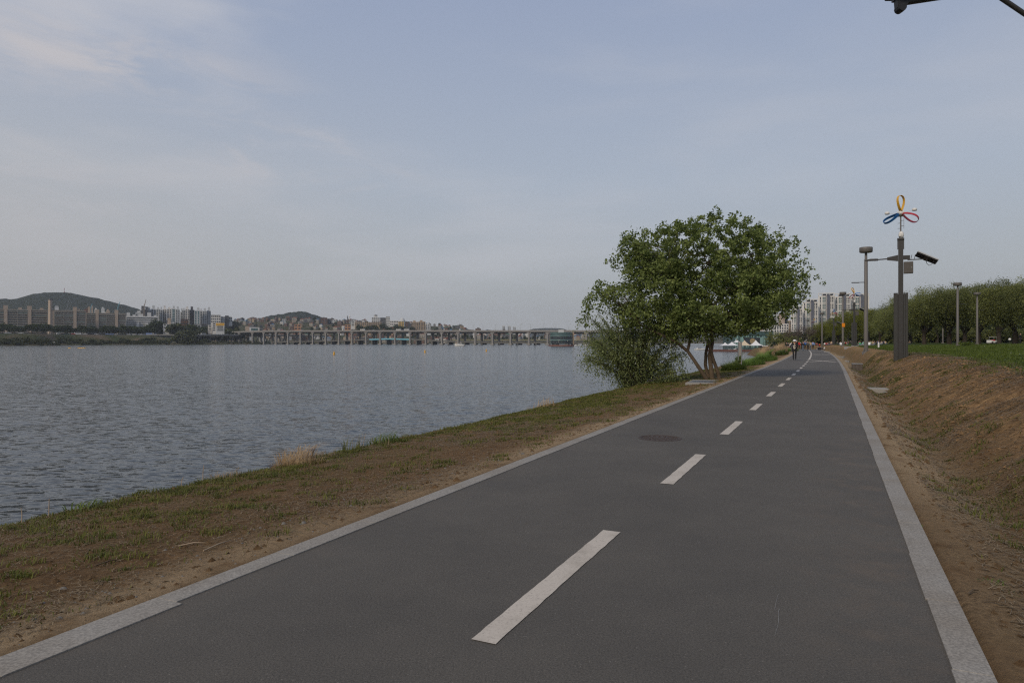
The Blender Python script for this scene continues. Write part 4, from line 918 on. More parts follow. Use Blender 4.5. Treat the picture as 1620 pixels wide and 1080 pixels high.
lamps = [(1370,52,0.0,True,False,'nearest tall lamp post, its disc head left of the wind and solar pole'),
         (1333.5,101,1.2,False,True,'tall grey lamp post carrying a small orange notice plate'),
         (1300.5,149,1.0,False,False,'disc headed lamp post before the yellow green willow, left of the orange plate'),
         (1314,215,1.0,False,False,'short looking far lamp post left of the middle wind and solar pole'),
         (1341.5,190,1.0,False,False,'far lamp post just right of the orange plate lamp post'),
         (1515,86,2.4,True,False,'lamp post on the lawn with the tallest disc head before the dark trees'),
         (1546,105,2.4,True,False,'lamp post on the lawn nearest the right side of the photo'),
         (1491.5,149,2.0,False,False,'smaller lamp post on the lawn left of the tallest disc head'),
         (1411,226,2.0,False,False,'distant lamp post left of the finned base panel'),
         (1446,250,2.0,False,False,'distant lamp post right of the finned base panel'),
         (1278,230,2.0,False,False,'distant lamp post behind the group of walkers')]
for px, d, rz, arm, sg, lb in lamps:
    x = (px-810)/FPX*d; o = lamp_post(8.0, arm, sg); o.location = (x, d, gz(x, d)); o.rotation_euler.z = (0 if sg else (rz if not arm else 0 if px < 1400 else math.pi)); tag(o, lb, 'street lamp', 'grey disc headed lamp posts')

# the near lamp post stands just outside the right side; its arm reaches into the picture
d = 7.6; x = (1705-810)/FPX*d; zb = gz(x, d); root = empty('lamp_post', (x, d, zb), 0, 'near dark lamp arm reaching in from the top right corner', 'street lamp')
zt = EYE+(540-5)/FPX*d-zb; ax = -(1705-1422)/FPX*d
mb = MB(); mb.tube([(0,0,-.3),(0,0,8)], [.13,.10], 14); mb.build('pole', M['pole_dark'], root)
mb = MB(); mb.tube([(ax+.02,0,zt),(0,0,zt+.30)], .034, 10); mb.build('arm', M['pole_dark'], root)
mb = MB(); mb.tube([(ax+.98,0,zt+.16),(0,0,zt-.52)], .026, 8); mb.build('brace', M['pole_dark'], root)
mb = MB(); mb.prism([(ax-.03,-.06+zt),(ax+.02,-.105+zt),(ax+.055,-.09+zt),(ax+.065,-.05+zt),(ax+.10,.0+zt),(ax+.10,.06+zt),(ax-.04,.06+zt)], -.035, .035)
mb.tube([(ax+.018,-.05,zt-.06),(ax+.018,.05,zt-.06)], .045, 12); mb.box(ax-.05,ax+.12,-.06,.06,zt+.03,zt+.09); mb.build('bracket', M['black'], root)
mb = MB(); mb.box(ax-.08,ax+.5,-.16,.16,zt+.092,zt+.15); mb.build('luminaire', M['black'], root, bevel=.015)

# ------------------------------------------------------------------ hybrid wind and solar poles
def loop_blade(ang, matl, root, tilt=0.0, ln=.80, wd=.66):
    """a ribbon bent into a leaf-shaped loop, root at the hub"""
    n = 26; pts = []
    for i in range(n+1):
        a = math.pi*2*i/n; f = (1-math.cos(a))/2
        pts.append(Vector((math.sin(a)*wd/2*(0.55+0.55*f), 0, 0.10+f*ln)))
    mb = MB(); V = []
    for i, p in enumerate(pts):
        a = math.pi*2*i/n; f = (1-math.cos(a))/2; dy = .085*(1-.3*f); tw = .10*math.sin(a)
        tg = (pts[min(i+1, n)]-pts[max(i-1, 0)]).normalized(); nr = Vector((tg.z, 0, -tg.x))*.008
        for sy, sn in ((-1,-1),(1,-1),(1,1),(-1,1)): V.append(p+Vector((0, sy*dy+tw, 0))+nr*sn)
    F = [(i*4+k, i*4+(k+1) % 4, (i+1)*4+(k+1) % 4, (i+1)*4+k) for i in range(n) for k in range(4)]
    Mx = Matrix.Rotation(ang, 4, 'Y') @ Matrix.Rotation(tilt, 4, 'Z'); mb.add([Mx @ v for v in V], F, 0, False)
    return mb.build('blade', matl, root)
def wind_pole(spin, yaw, label, cols=('yellow','red','blue')):
    root = empty('wind_solar_pole', (0,0,0), 0, label, 'street lamp', 'hybrid wind and solar lamp poles')
    mb = MB(); mb.box(-.115,.115,-.115,.115,-.4,6.25); mb.box(-.16,.16,-.16,.16,6.17,6.26); mb.box(-.155,-.117,-.1,.1,5.7,6.15); mb.box(.117,.155,-.1,.1,5.7,6.15); mb.build('pole', M['pole_dark'], root)
    pn = MB()
    for x0, x1 in ((-.315,-.13),(.125,.20),(.21,.32)): pn.box(x0,x1,-.17,.30,-.6,3.42)
    pn.box(-.325,-.318,-.2,.33,-.6,3.40); pn.box(.322,.330,-.2,.33,-.6,3.40); pn.box(-.31,.315,.302,.325,-.6,3.38); pn.build('base_panel', M['pole_panel'], root)
    mb = MB(); mb.tube([(0,0,6.26),(0,0,7.45)], .032, 8)
    for k, z in enumerate((6.78,6.9,7.05,7.18)): s_ = 1 if k % 2 else -1; mb.tube([(0,0,z),(s_*.14,0,z)], .012, 6)
    mb.tube([(.14,0,6.75),(.14,0,7.3)], .008, 5); mb.build('mast', M['pole'], root)
    mb = MB(); mb.lathe([(0,6.26),(.10,6.28),(.13,6.42),(.11,6.55),(.05,6.62),(0,6.63)], 12, c=(.02,0,0)); mb.box(-.08,.03,-.17,-.06,6.36,6.5); mb.build('camera', M['white'], root)
    hub = MB(); hub.box(-.16,.16,-.10,.26,7.42,7.68); hub.tube([(0,-.10,7.56),(0,-.2,7.56),(0,-.25,7.56)], [.13,.10,.03], 14)
    tr = hub.build('turbine', M['white'], root, loc=(0,0,0), bevel=.02)
    piv = (0,-.16,7.56)
    for k, c in enumerate(cols):
        b = loop_blade(spin+k*2*math.pi/3, M[c], tr, tilt=.75); b.location = piv; b['label'] = c+' loop shaped blade'
    for s_, dz in ((-1,.02),(1,.10)):
        mb = MB(); mb.tube([(s_*.1,.1,7.58),(s_*.55,.1,7.60+dz)], .012, 6); mb.lathe([(0,.0),(.10,.02),(.12,.08),(.10,.15),(0,.17)], 14, c=(s_*.62,.1,7.53+dz)); mb.build('anemometer_cup', M['white'], tr)
    mb = MB(); mb.prism([(-.12,5.08),(-.62,5.16),(-.62,5.30),(-.12,5.40)], -.05, .05); mb.tube([(-.6,0,5.23),(-1.1,0,5.21)], .032, 8); mb.build('lamp_arm', M['pole_dark'], root)
    mb = MB(); mb.prism([(-1.05,5.16),(-1.62,5.17),(-1.68,5.21),(-1.4,5.27),(-1.05,5.26)], -.10, .10); mb.build('luminaire', M['pole_dark'], root, bevel=.01)
    mb = MB(); mb.box(.117,.42,-.03,.03,5.14,5.36); mb.box(.30,1.0,-.025,.025,5.10,5.15)
    for xx in (.45,.6): mb.tube([(xx,0,5.12),(xx+.05,0,5.38)], .012, 6)
    mb.build('panel_arm', M['pole_dark'], root)
    # tilted panel: faces up and towards the right
    u_ = Vector((.88,.0,-.47)); v_ = Vector((-.16,.95,-.20)).normalized(); nn = u_.cross(v_); c = Vector((1.16,.05,5.20))
    fr = Matrix(((u_.x,v_.x,nn.x,c.x),(u_.y,v_.y,nn.y,c.y),(u_.z,v_.z,nn.z,c.z),(0,0,0,1)))
    mb = MB(); mb.box(-.50,.50,-.34,.34,-.02,.02, M=fr)
    for k in (-.28,0,.28): mb.box(-.50,.50,k-.03,k+.03,-.06,-.022, M=fr)
    mb.box(-.1,.1,-.33,.33,-.07,-.062, M=fr); mb.build('solar_panel', M['black'], root)
    mb = MB(); mb.box(-.52,.52,-.36,-.342,-.03,.03, M=fr); mb.box(-.52,.52,.342,.36,-.03,.03, M=fr); mb.box(.502,.52,-.34,.34,-.03,.03, M=fr); mb.box(-.52,-.502,-.34,.34,-.03,.03, M=fr); mb.build('panel_frame', M['steel'], root)
    mb = MB(); mb.tube([(1.13,-.28,5.12),(1.14,-.28,4.88),(1.24,-.28,4.76),(1.36,-.28,4.80),(1.46,-.28,4.98)], .012, 6); mb.build('cable', M['black'], root)
    mb = MB(); mb.box(.125,.56,-.17,.13,4.42,5.02); bx_ = mb.build('control_box', M['box_brown'] if False else M['pole_brown'], root, bevel=.02)
    mb = MB(); mb.box(.48,.50,-.185,-.172,4.68,4.76); mb.build('latch', M['steel'], bx_)
    root.rotation_euler.z = yaw
    return root
wp = [(1425,35.5,0.0,0.0,'nearest wind and solar lamp pole, with loop blades above a finned dark base panel', ('yellow','red','blue')),
      (1351.5,98,-.35,.1,'second wind and solar lamp pole, loops between the two nearest lamp posts', ('yellow','blue','red')),
      (1319,161,.0,.1,'third wind and solar lamp pole, left of the orange plate lamp post', ('blue','red','yellow')),
      (1288,232,.0,.1,'farthest wind and solar lamp pole, beside the bare brown tree', ('yellow','blue','red'))]
for px, d, spin, yaw, lb, cols in wp:
    x = (px-810)/FPX*d; o = wind_pole(spin, yaw, lb, cols); o.location = (x, d, gz(x, d)); o.rotation_euler.z = yaw-math.atan2(x, d)

# ------------------------------------------------------------------ people
SEG = [('pelvis','chest'),('chest','neck'),('neck','head'),('head','crown')]
def person(name, pose, mats, label, cat='person', group=None, zfun=None, sub=1):
    """one skinned body; mats: list of materials, pose: dict joint -> (x,y,z,r); colour zones by nearest bone"""
    bones = [('pelvis','spine','top'),('spine','chest','top'),('chest','neck','skin'),('neck','head','skin'),('head','crown','hair')]
    for s in 'LR':
        bones += [('chest','sh'+s,'sleeve'),('sh'+s,'el'+s,'sleeve'),('el'+s,'wr'+s,'sleeve' if mats.get('long',True) else 'skin'),('wr'+s,'ha'+s,'skin'),
                  ('pelvis','hip'+s,'legs'),('hip'+s,'kn'+s,'legs'),('kn'+s,'an'+s,'legs'),('an'+s,'to'+s,'shoes')]
        for k in range(5):
            if f'f{s}{k}' in pose: bones.append(('ha'+s, f'f{s}{k}', 'skin')); 
    names = list(pose); ix = {n: i for i, n in enumerate(names)}
    me = bpy.data.meshes.new(name); me.from_pydata([pose[n][:3] for n in names], [(ix[a], ix[b]) for a, b, _ in bones], []); me.update()
    o = bpy.data.objects.new(name, me); COL.objects.link(o)
    sk = o.modifiers.new('skin', 'SKIN'); sk.use_smooth_shade = True
    for n in names: r = pose[n][3]; me.skin_vertices[0].data[ix[n]].radius = (r, r*(0.72 if n in ('pelvis','spine','chest') else 1)) if True else r
    me.skin_vertices[0].data[ix['pelvis']].use_root = True
    sb = o.modifiers.new('sub', 'SUBSURF'); sb.levels = sub; sb.render_levels = sub
    dg = bpy.context.evaluated_depsgraph_get(); nm = bpy.data.meshes.new_from_object(o.evaluated_get(dg)); o.modifiers.clear(); o.data = nm; bpy.data.meshes.remove(me)
    zones = ['skin','top','sleeve','legs','shoes','hair','front']; nm.materials.clear()
    for z in zones: nm.materials.append(M[mats.get(z, mats['top'])])
    A = np.array([pose[a][:3] for a, b, c in bones]); B = np.array([pose[b][:3] for a, b, c in bones])
    for p in nm.polygons:
        c = np.array(p.center); ab = B-A; f = np.clip(((c-A)*ab).sum(1)/((ab*ab).sum(1)+1e-9), 0, 1); dd = np.linalg.norm(A+ab*f[:, None]-c, axis=1)
        z = bones[int(dd.argmin())][2]
        if z == 'hair' and c[1] < pose['crown'][1]-0.02 and c[2] < pose['crown'][2]-.01: z = 'skin'
        if z == 'top' and 'front' in mats and c[1] < -.03 and abs(c[0]) < .105: z = 'front'
        p.material_index = zones.index(z); p.use_smooth = True
    return tag(o, label, cat, group)
def standing(h=1.72, stride=.22, armL=None, armR=None, lean=0.0, fingers=False):
    """walking figure facing -y"""
    k = h/1.74; P = dict(pelvis=(0,0,.93,.145), spine=(0,-.01,1.12,.135), chest=(0,-.01,1.34,.155), neck=(0,-.01,1.49,.06), head=(0,-.03,1.585,.092), crown=(0,-.02,1.66,.09))
    for s, sg in (('L',1),('R',-1)):
        st = stride*sg
        P['sh'+s] = (.185*sg,0,1.40,.072); P['el'+s] = (.25*sg,.06-st*.3,1.13,.052); P['wr'+s] = (.25*sg,-.04-st*.7,.90,.036); P['ha'+s] = (.245*sg,-.06-st*.75,.82,.036)
        P['hip'+s] = (.095*sg,0,.88,.098); P['kn'+s] = (.10*sg,-.05+st*.45,.50,.068); P['an'+s] = (.10*sg,.03+st*.95,.09,.048); P['to'+s] = (.11*sg,-.12+st*.95,.035,.042)
    if armL: P.update({a+'L': b for a, b in armL.items()})
    if armR: P.update({a+'R': b for a, b in armR.items()})
    if fingers:
        for s, sg in (('L',1),('R',-1)):
            hx, hy, hz, _ = P['ha'+s]; wx, wy, wz, _ = P['wr'+s]; dv = (Vector((hx,hy,hz))-Vector((wx,wy,wz))).normalized(); sv = dv.cross(Vector((0,1,0.3))).normalized()
            for i in range(4): t_ = Vector((hx,hy,hz))+dv*(.065+.012*(1-abs(i-1.4)))+sv*(i-1.5)*.024+Vector((0,-.02,0)); P[f'f{s}{i}'] = (*t_, .0095)
            t_ = Vector((hx,hy,hz))+sv*(-sg)*.055+dv*.02; P[f'f{s}4'] = (*t_, .011)
    return {n: (x*k, y*k+lean*z*k, z*k, r*k) for n, (x, y, z, r) in P.items()}
# the walking man: white cap, open black jacket, phone in his left hand, other hand swung out
x, y = gp(1257, 569.5, 0); 
man = person('person', standing(1.74, .13, armL=dict(sh=(.185,0,1.40,.078), el=(.27,-.03,1.14,.06), wr=(.10,-.24,1.12,.04), ha=(.04,-.29,1.15,.036)),
             armR=dict(sh=(-.185,0,1.40,.078), el=(-.33,.03,1.14,.06), wr=(-.42,-.12,1.08,.04), ha=(-.47,-.17,1.14,.036)), fingers=True),
             dict(skin='skin', top='cloth_black', sleeve='cloth_black', legs='cloth_black', shoes='cloth_black', hair='hair', front='cloth_beige'),
             'walking man in white cap, open black jacket and beige shirt looking at a phone', sub=2)
man.location = (x, y, 0.01); man.rotation_euler.z = -.35
mb = MB(); mb.lathe([(.112,1.625),(.116,1.66),(.10,1.72),(.05,1.75),(0,1.755)], 16, c=(0,-.025,0)); mb.lathe([(.114,1.63),(.17,1.622),(.168,1.632),(.11,1.642)], 18, c=(0,-.07,0)); mb.build('cap', M['cloth_white'], man)
mb = MB(); mb.tube([(0,-.115,1.60),(0,-.135,1.57)], [.012,.018], 6); mb.build('nose', M['skin'], man)
for s_ in (-1,1): mb = MB(); mb.lathe([(0,-.012),(.010,0),(0,.012)], 8, c=(s_*.036,-.117,1.605)); mb.build('eye', M['black'], man)
mb = MB(); mb.box(-.03,.03,-.004,.004,1.545,1.552, M=Matrix.Translation((0,-.112,0))); mb.build('mouth', M['roof_red'], man)
mb = MB(); mb.prism([(.10,.72),(.20,.70),(.215,1.0),(.17,1.3),(.11,1.3)], -.09, .10); mb.prism([(-.10,.72),(-.20,.70),(-.215,1.0),(-.17,1.3),(-.11,1.3)][::-1], -.09, .10); mb.build('jacket_front', M['cloth_black'], man, bevel=.02)
mb = MB(); mb.box(-.038,.038,-.005,.005,-.075,.075); ph = mb.build('phone', M['black'], bevel=.004); R_ = Matrix.Rotation(-.35, 3, 'Z')
ph.location = Vector((x, y, .01))+R_ @ Vector((.03,-.335,1.17)); ph.rotation_euler = (-.5, 0, -.35); tag(ph, 'black phone held in the walking man hand', 'phone')
# others on the path (away or towards), placed by where their feet stand
def walker(px, py, rz, mats, label, h=1.7, hat=None, stride=.16, bag=None, dy=0.0):
    d = (EYE+.05)*FPX/(py-540); x = (px-810)/FPX*d; u_, t_ = to_ut(np.array([x]), np.array([d])); inside = abs(float(t_[0])) < 2.25
    z = float(path_dip(u_)[0]) if inside else gz(x, d)
    o = person('person', standing(h, stride), mats, label); o.location = (x, d, z+.01); o.rotation_euler.z = rz
    k = h/1.74
    if hat: mb = MB(); mb.lathe([(.17*k,1.635*k),(.115*k,1.655*k),(.105*k,1.72*k),(0,1.76*k)], 14, c=(0,-.025,0)); mb.build('hat', M[hat], o)
    if bag: mb = MB(); mb.box(-.15*k,.15*k,.10*k,.25*k,1.02*k,1.42*k); mb.build('backpack', M[bag], o, bevel=.04)
    return o
D_ = lambda **k: dict(dict(skin='skin', hair='hair', shoes='cloth_black', legs='cloth_black', top='cloth_black', sleeve=k.get('top','cloth_black')), **k)
walker(1270.5, 555.2, 3.0, D_(top='cloth_navy', legs='cloth_denim'), 'walker in navy top and blue jeans on the left of the group', 1.65)
walker(1273.5, 552.3, 3.2, D_(top='cloth_blue', legs='cloth_black'), 'walker in bright blue top with a pale hat', 1.75, 'cloth_cream' if 'cloth_cream' in M else 'cloth_beige')
walker(1278, 554.8, 3.1, D_(top='cloth_grey', legs='cloth_black'), 'walker in dark grey top and black trousers in the middle of the group', 1.72, stride=.05)
walker(1282.3, 552.8, 3.1, D_(top='cloth_tan', legs='cloth_denim'), 'walker in beige top and dark jeans beside the light blue shirt', 1.62)
walker(1286.3, 552.2, 3.2, D_(top='cloth_sky', legs='cloth_black'), 'walker in light blue shirt and black shorts at the right of the group', 1.76, stride=.2)
walker(1264.2, 553.0, .1, D_(top='cloth_red', legs='cloth_black'), 'walker in a bright red top behind the walking man', 1.65)
walker(1260.3, 556.0, 0.0, D_(top='cloth_black', legs='cloth_black'), 'walker in dark clothes and wide pale hat just behind the walking man', 1.78, 'cloth_beige')
walker(1252.2, 556.5, 0.2, D_(top='cloth_white', legs='cloth_grey'), 'walker in a white top half hidden behind the walking man', 1.62)
walker(1244.2, 550.2, 0.0, D_(top='cloth_black', legs='cloth_black'), 'dark clothed walker in a wide pink hat left of the walking man', 1.66, 'cloth_pink')
walker(1247.3, 550.0, 0.3, D_(top='cloth_black', legs='cloth_grey'), 'bare headed dark clothed walker between the pink hat and the walking man', 1.62)
# people sitting on the grass under the willows
def sitting(k=1.0):
    P = dict(pelvis=(0,0,.13,.15), spine=(0,.03,.33,.135), chest=(0,.02,.54,.15), neck=(0,0,.69,.06), head=(0,-.02,.79,.095), crown=(0,-.01,.87,.092))
    for s, sg in (('L',1),('R',-1)):
        P['sh'+s] = (.18*sg,0,.60,.07); P['el'+s] = (.25*sg,-.08,.36,.052); P['wr'+s] = (.14*sg,-.28,.28,.038); P['ha'+s] = (.10*sg,-.34,.28,.036)
        P['hip'+s] = (.11*sg,-.04,.14,.10); P['kn'+s] = (.30*sg,-.36,.22,.075); P['an'+s] = (.10*sg,-.42,.08,.052); P['to'+s] = (.02*sg,-.50,.05,.045)
    return P
cl_ = ['cloth_white','cloth_black','cloth_navy','cloth_tan','cloth_red','cloth_green','cloth_sky','cloth_pink','cloth_grey','cloth_beige']
sp = [person('person', sitting(), D_(top=c, legs='cloth_denim' if i % 2 else 'cloth_black'), '') for i, c in enumerate(cl_)]
rr = random.Random(12); usedp = set()
words_ = dict(cloth_white='white', cloth_black='black', cloth_navy='navy', cloth_tan='tan', cloth_red='red', cloth_green='green', cloth_sky='light blue', cloth_pink='pink', cloth_grey='grey', cloth_beige='beige')
for i in range(74):
    px = rr.choice([rr.uniform(1289, 1347), rr.uniform(1289, 1347), rr.uniform(1350, 1400), rr.uniform(1357, 1440)]); d = rr.uniform(128, 185) if px < 1350 else rr.uniform(118, 165)
    c = i % len(cl_); o = sp[c] if c not in usedp else sp[c].copy()
    if c in usedp: COL.objects.link(o)
    usedp.add(c); x = (px-810)/FPX*d; o.location = (x, d, gz(x, d)+.0); o.rotation_euler.z = rr.uniform(0, 6.28); s_ = rr.uniform(.72, .9); o.scale = (s_,)*3
    tag(o, f'person in {words_[cl_[c]]} top sitting in the crowd under the willows', 'person', f'people in {words_[cl_[c]]} tops sitting under the willows')
# small white sunshade tents among the crowd
for i, (px, d, wd, h) in enumerate(((1368,128,1.0,.55),(1376,132,.9,.5),(1381.5,126,.7,.4),(1331,150,.7,.5))):
    x = (px-810)/FPX*d; n = 10; root = empty('pop_up_tent', (x, d, gz(x, d)), i*.4, ['white pop up sunshade nearest the tall grey lamp post', 'white pop up sunshade in the middle of the row right of the lamp post', 'smallest white pop up sunshade right of the lamp post', 'white pop up sunshade in front of the orange plate lamp post'][i], 'tent')
    mb = MB(); prof = [(wd/2,0),(wd/2*.93,h*.45),(wd/2*.65,h*.8),(wd*.2,h*.97),(0,h)]; mb.lathe(prof, 9); mb.f = [f for f in mb.f if not all(mb.v[j][1] < -wd*.18 and mb.v[j][2] < h*.82 for j in f)]; mb.m = [0]*len(mb.f); mb.sm = [True]*len(mb.f); mb.build('canopy', M['tent'], root)
    mb = MB(); mb.lathe([(0,.02),(wd*.42,.02),(wd*.43,.0)], 9); mb.build('floor_mat', M['cyan'], root)
# service cart, lantern and a person under the right-hand trees
d = 108; x = (1569-810)/FPX*d; root = empty('service_cart', (x, d, gz(x, d)), .3, 'small white service cart with a canopy roof under the right hand trees', 'cart')
mb = MB(); mb.prism([(-.75,.25),(.75,.25),(.75,.62),(.35,.66),(.3,.6),(-.2,.6),(-.25,.75),(-.75,.8)], -.5, .5); mb.build('body', M['white'], root, bevel=.03)
mb = MB(); mb.box(-.1,.72,-.5,.5,1.35,1.40); mb.build('roof', M['white'], root)
for sx in (-.05,.68):
    for sy in (-.45,.45): mb = MB(); mb.tube([(sx,sy,.6),(sx,sy,1.35)], .02, 6); mb.build('roof_post', M['steel'], root)
for sx in (-.5,.5):
    for sy in (-.5,.5): mb = MB(); mb.tube([(sx,sy-.06,.24),(sx,sy+.06,.24)], .24, 14); mb.build('wheel', M['black'], root)
mb = MB(); mb.box(.05,.5,-.3,.3,.62,.85); mb.build('seat', M['cloth_red'], root, bevel=.03); root.scale = (.8, .8, .8)
x = (1614-810)/FPX*106; o = person('person', standing(1.7, .1), D_(top='cloth_black', legs='cloth_black'), 'dark clothed person standing under the trees at the right side'); o.location = (x, 106, gz(x, 106)); o.rotation_euler.z = .5
x = (1597.5-810)/FPX*104; root = empty('globe_lamp', (x, 104, gz(x, 104)), 0, 'white round globe lamp on a thin post under the right hand trees', 'lamp')
mb = MB(); mb.lathe([(0,-.2),(.14,-.15),(.2,0),(.14,.15),(0,.2)], 14, c=(0,0,.72)); mb.build('globe', M['white'], root)
mb = MB(); mb.tube([(0,0,-.1),(0,0,.54)], .03, 8); mb.build('post', M['pole_dark'], root)

#PART4
# ------------------------------------------------------------------ the far bank
def shore(px): return np.interp(px, [-500,-300,0,60,110,200,300,350,400,480,700,1000,1400], [480,560,672,705,790,850,885,940,1060,1220,1290,1330,1340])
def levee(px): return np.interp(px, [-500,230,330,1400], [10.4,10.4,1.0,0.6])
def hill_top_y(px): return np.interp(px, [-500,300,330,360,400,430,480,520,560,600,650,690,730,770,830,900,1400], [512,514,513,510,507.5,506.5,506,508,510,511,513,515.5,519.5,524,530,533,533])
def far_z(px, d):
    """height of the far bank at photo direction px and distance d"""
    px = np.asarray(px, float); d = np.asarray(d, float); s = shore(px); a = d-s; lv = levee(px)
    z = np.interp(a.ravel(), [-30,0,6,40,70], [0,0.0,.35,.62,.72]).reshape(a.shape)*4.6-3.6
    z = z+(lv-z)*sstep((a-58)/34)
    zt = EYE+(540-hill_top_y(px))/FPX*1900*0.98
    f = sstep((px-310)/50)*sstep((d-1260)/640)
    return z+f*np.clip(zt-z, 0, None)
def FP(px, d, dz=0.0):
    return Vector(((px-810)/FPX*d, d, float(far_z(np.array(px), np.array(d)))+dz))
pxs = np.arange(-520, 1420, 9.0); aa = np.array([-40,-12,-2,0,3,6,12,25,40,52,60,66,72,78,86,92,100,120,160,220,300,380,460,540,620,700,800,950,1200,1600,2300])
pp, av = np.meshgrid(pxs, aa, indexing='ij'); dd = shore(pp)+av
X = (pp-810)/FPX*dd; Z = far_z(pp, dd)+(fbm(X*.03, dd*.03, 3, 4)-.5)*1.6*sstep(av/20)*(1-sstep((av-55)/15)*(1-sstep((av-120)/80))); Z[:, 0] = -6; Z[:, 1] = -4; Z[:, 2] = -3.2
n, k = pp.shape; ii = np.arange(n*k).reshape(n, k); F = np.stack([ii[:-1,:-1], ii[1:,:-1], ii[1:,1:], ii[:-1,1:]], -1).reshape(-1, 4)
def far_ground_mat():
    m, N, L, p = new_mat('far_bank_soil'); p.inputs['Roughness'].default_value = 0.95; p.inputs['Specular IOR Level'].default_value = .1
    t = N.new('ShaderNodeTexCoord'); n = N.new('ShaderNodeTexNoise'); n.inputs['Scale'].default_value = .035; n.inputs['Detail'].default_value = 7; L.new(t.outputs['Object'], n.inputs[0])
    r = N.new('ShaderNodeValToRGB'); L.new(n.outputs['Fac'], r.inputs[0]); e = r.color_ramp.elements
    e[0].position = .35; e[0].color = (.035,.045,.018,1); e[1].position = .65; e[1].color = (.10,.076,.05,1); q = e.new(.5); q.color = (.055,.055,.026,1)
    L.new(r.outputs[0], p.inputs['Base Color']); return m
M['far_soil'] = far_ground_mat()
tag(np_mesh('far_bank', np.stack([X, dd, Z], -1).reshape(-1, 3), F, M['far_soil'], smooth=True), kind='structure')
# riverside road on the levee, then a viaduct
def far_strip(name, px0, px1, a0, a1, z0, th, m, parent=None, n=30):
    mb = MB(); V = []
    for i in range(n+1):
        px = px0+(px1-px0)*i/n; s = float(shore(px)); zz = z0(px) if callable(z0) else z0
        for a in (a0, a1):
            x = (px-810)/FPX*(s+a); V += [(x, s+a, zz-th), (x, s+a, zz)]
    for i in range(n):
        b = i*4; F = [(b+1,b+5,b+7,b+3),(b,b+2,b+6,b+4),(b,b+4,b+5,b+1),(b+2,b+3,b+7,b+6)]
        mb.f += F; mb.m += [0]*4; mb.sm += [False]*4
    mb.f += [(0,1,3,2),(n*4,n*4+2,n*4+3,n*4+1)]; mb.m += [0,0]; mb.sm += [False]*2
    mb.v = V; return mb.build(name, m, parent)
tag(far_strip('riverside_road', -300, 232, 96, 116, 10.75, 1.2, M['concrete_dark']), kind='structure')
via = empty('viaduct', FP(350, 1000), 0, 'dark riverside viaduct with slanted piers on the far bank, left of the bridge', 'viaduct')
vd = lambda px: 10.75 if px < 300 else 10.75+(px-300)*.016
def reparent(o, root): o.parent = root; o.location = -root.location; return o
reparent(far_strip('deck', 232, 520, 96, 116, vd, 1.9, M['concrete_dark']), via); reparent(far_strip('parapet', 232, 520, 94.6, 95.9, lambda p: vd(p)+1.0, 1.6, M['concrete']), via)
for px in (246,262,278,294,310,328,346,364,384,404,424,446,470,496):
    s = float(shore(px))+100; x = (px-810)/FPX*s; g0 = float(far_z(np.array(px), np.array(s))); mb = MB(); zt = vd(px)-1.9
    for sg in (-1, 1): mb.tube([(x+sg*1.0, s, g0-1), (x+sg*5.5, s, zt)], [1.0, .9], 4, smooth=False)
    reparent(mb.build('pier', M['concrete_dark'], via), via)
# cars on the road: body, cabin and dark wheels
def far_car(paint, kind):
    root = empty('car', (0,0,0)); L_, H_ = (4.6,1.45) if kind == 0 else (7.5,2.9)
    mb = MB()
    if kind == 0: mb.prism([(-2.3,.3),(2.3,.3),(2.3,.85),(1.5,.95),(.9,1.45),(-1.1,1.45),(-1.9,.95),(-2.3,.85)], -.85, .85)
    else: mb.prism([(-3.7,.4),(3.7,.4),(3.7,1.7),(3.2,2.8),(-3.7,2.8)], -1.1, 1.1)
    mb.build('body', M[paint], root); mb = MB()
    if kind == 0: mb.prism([(1.35,.97),(.85,1.36),(-1.05,1.36),(-1.7,.97)], -.87, .87)
    else: mb.prism([(3.4,1.7),(3.1,2.5),(-3.3,2.5),(-3.3,1.7)], -1.12, 1.12)
    mb.build('window', M['win'], root)
    for sx in (-L_*.3, L_*.3):
        for sy in (-.75,.75): mb = MB(); mb.tube([(sx,sy-.12,.33),(sx,sy+.12,.33)], .33, 10); mb.build('wheel', M['black'], root)
    return root
cars = {}; rr = random.Random(4); cw = {'white':'white','grey_wall':'silver','black':'dark','red':'red','cloth_sky':'blue'}
cpx = [10,14,33,66,116,123,128,135,152,160,177,184,212,223,236,245,259,266,278,285,300,308,316,322,340,352,360,372]+[-20,46,92,100,144,170,204]
for i, px in enumerate(cpx):
    c = rr.choice(['white','white','white','grey_wall','grey_wall','black','black','red','cloth_sky']); kd = 1 if i % 9 == 5 else 0
    if (c, kd) in cars: o = copy_tree(cars[(c, kd)])
    else: o = cars[(c, kd)] = far_car(c, kd)
    s = float(shore(px))+99.5; dx = shore(px+2)-shore(px-2); o.location = ((px-810)/FPX*s, s, vd(px)+.02); o.rotation_euler.z = math.atan2(dx, 4/FPX*s)
    nm = f"tiny {cw[c]} {'van' if kd else 'car'} driving on the far riverside road"; tag(o, nm, 'van' if kd else 'car', f"{cw[c]} {'vans' if kd else 'cars'} on the far riverside road")
for px, a in ((84.5,40),(188,44),(217,42),(276,40),(296,40)):
    o = copy_tree(cars[('white', 0)]); s = float(shore(px))+a; p = FP(px, s, .4); o.location = p; o.rotation_euler.z = .2; tag(o, 'tiny white car parked low on the far bank beside the shrubs', 'car', 'white cars parked on the far bank')

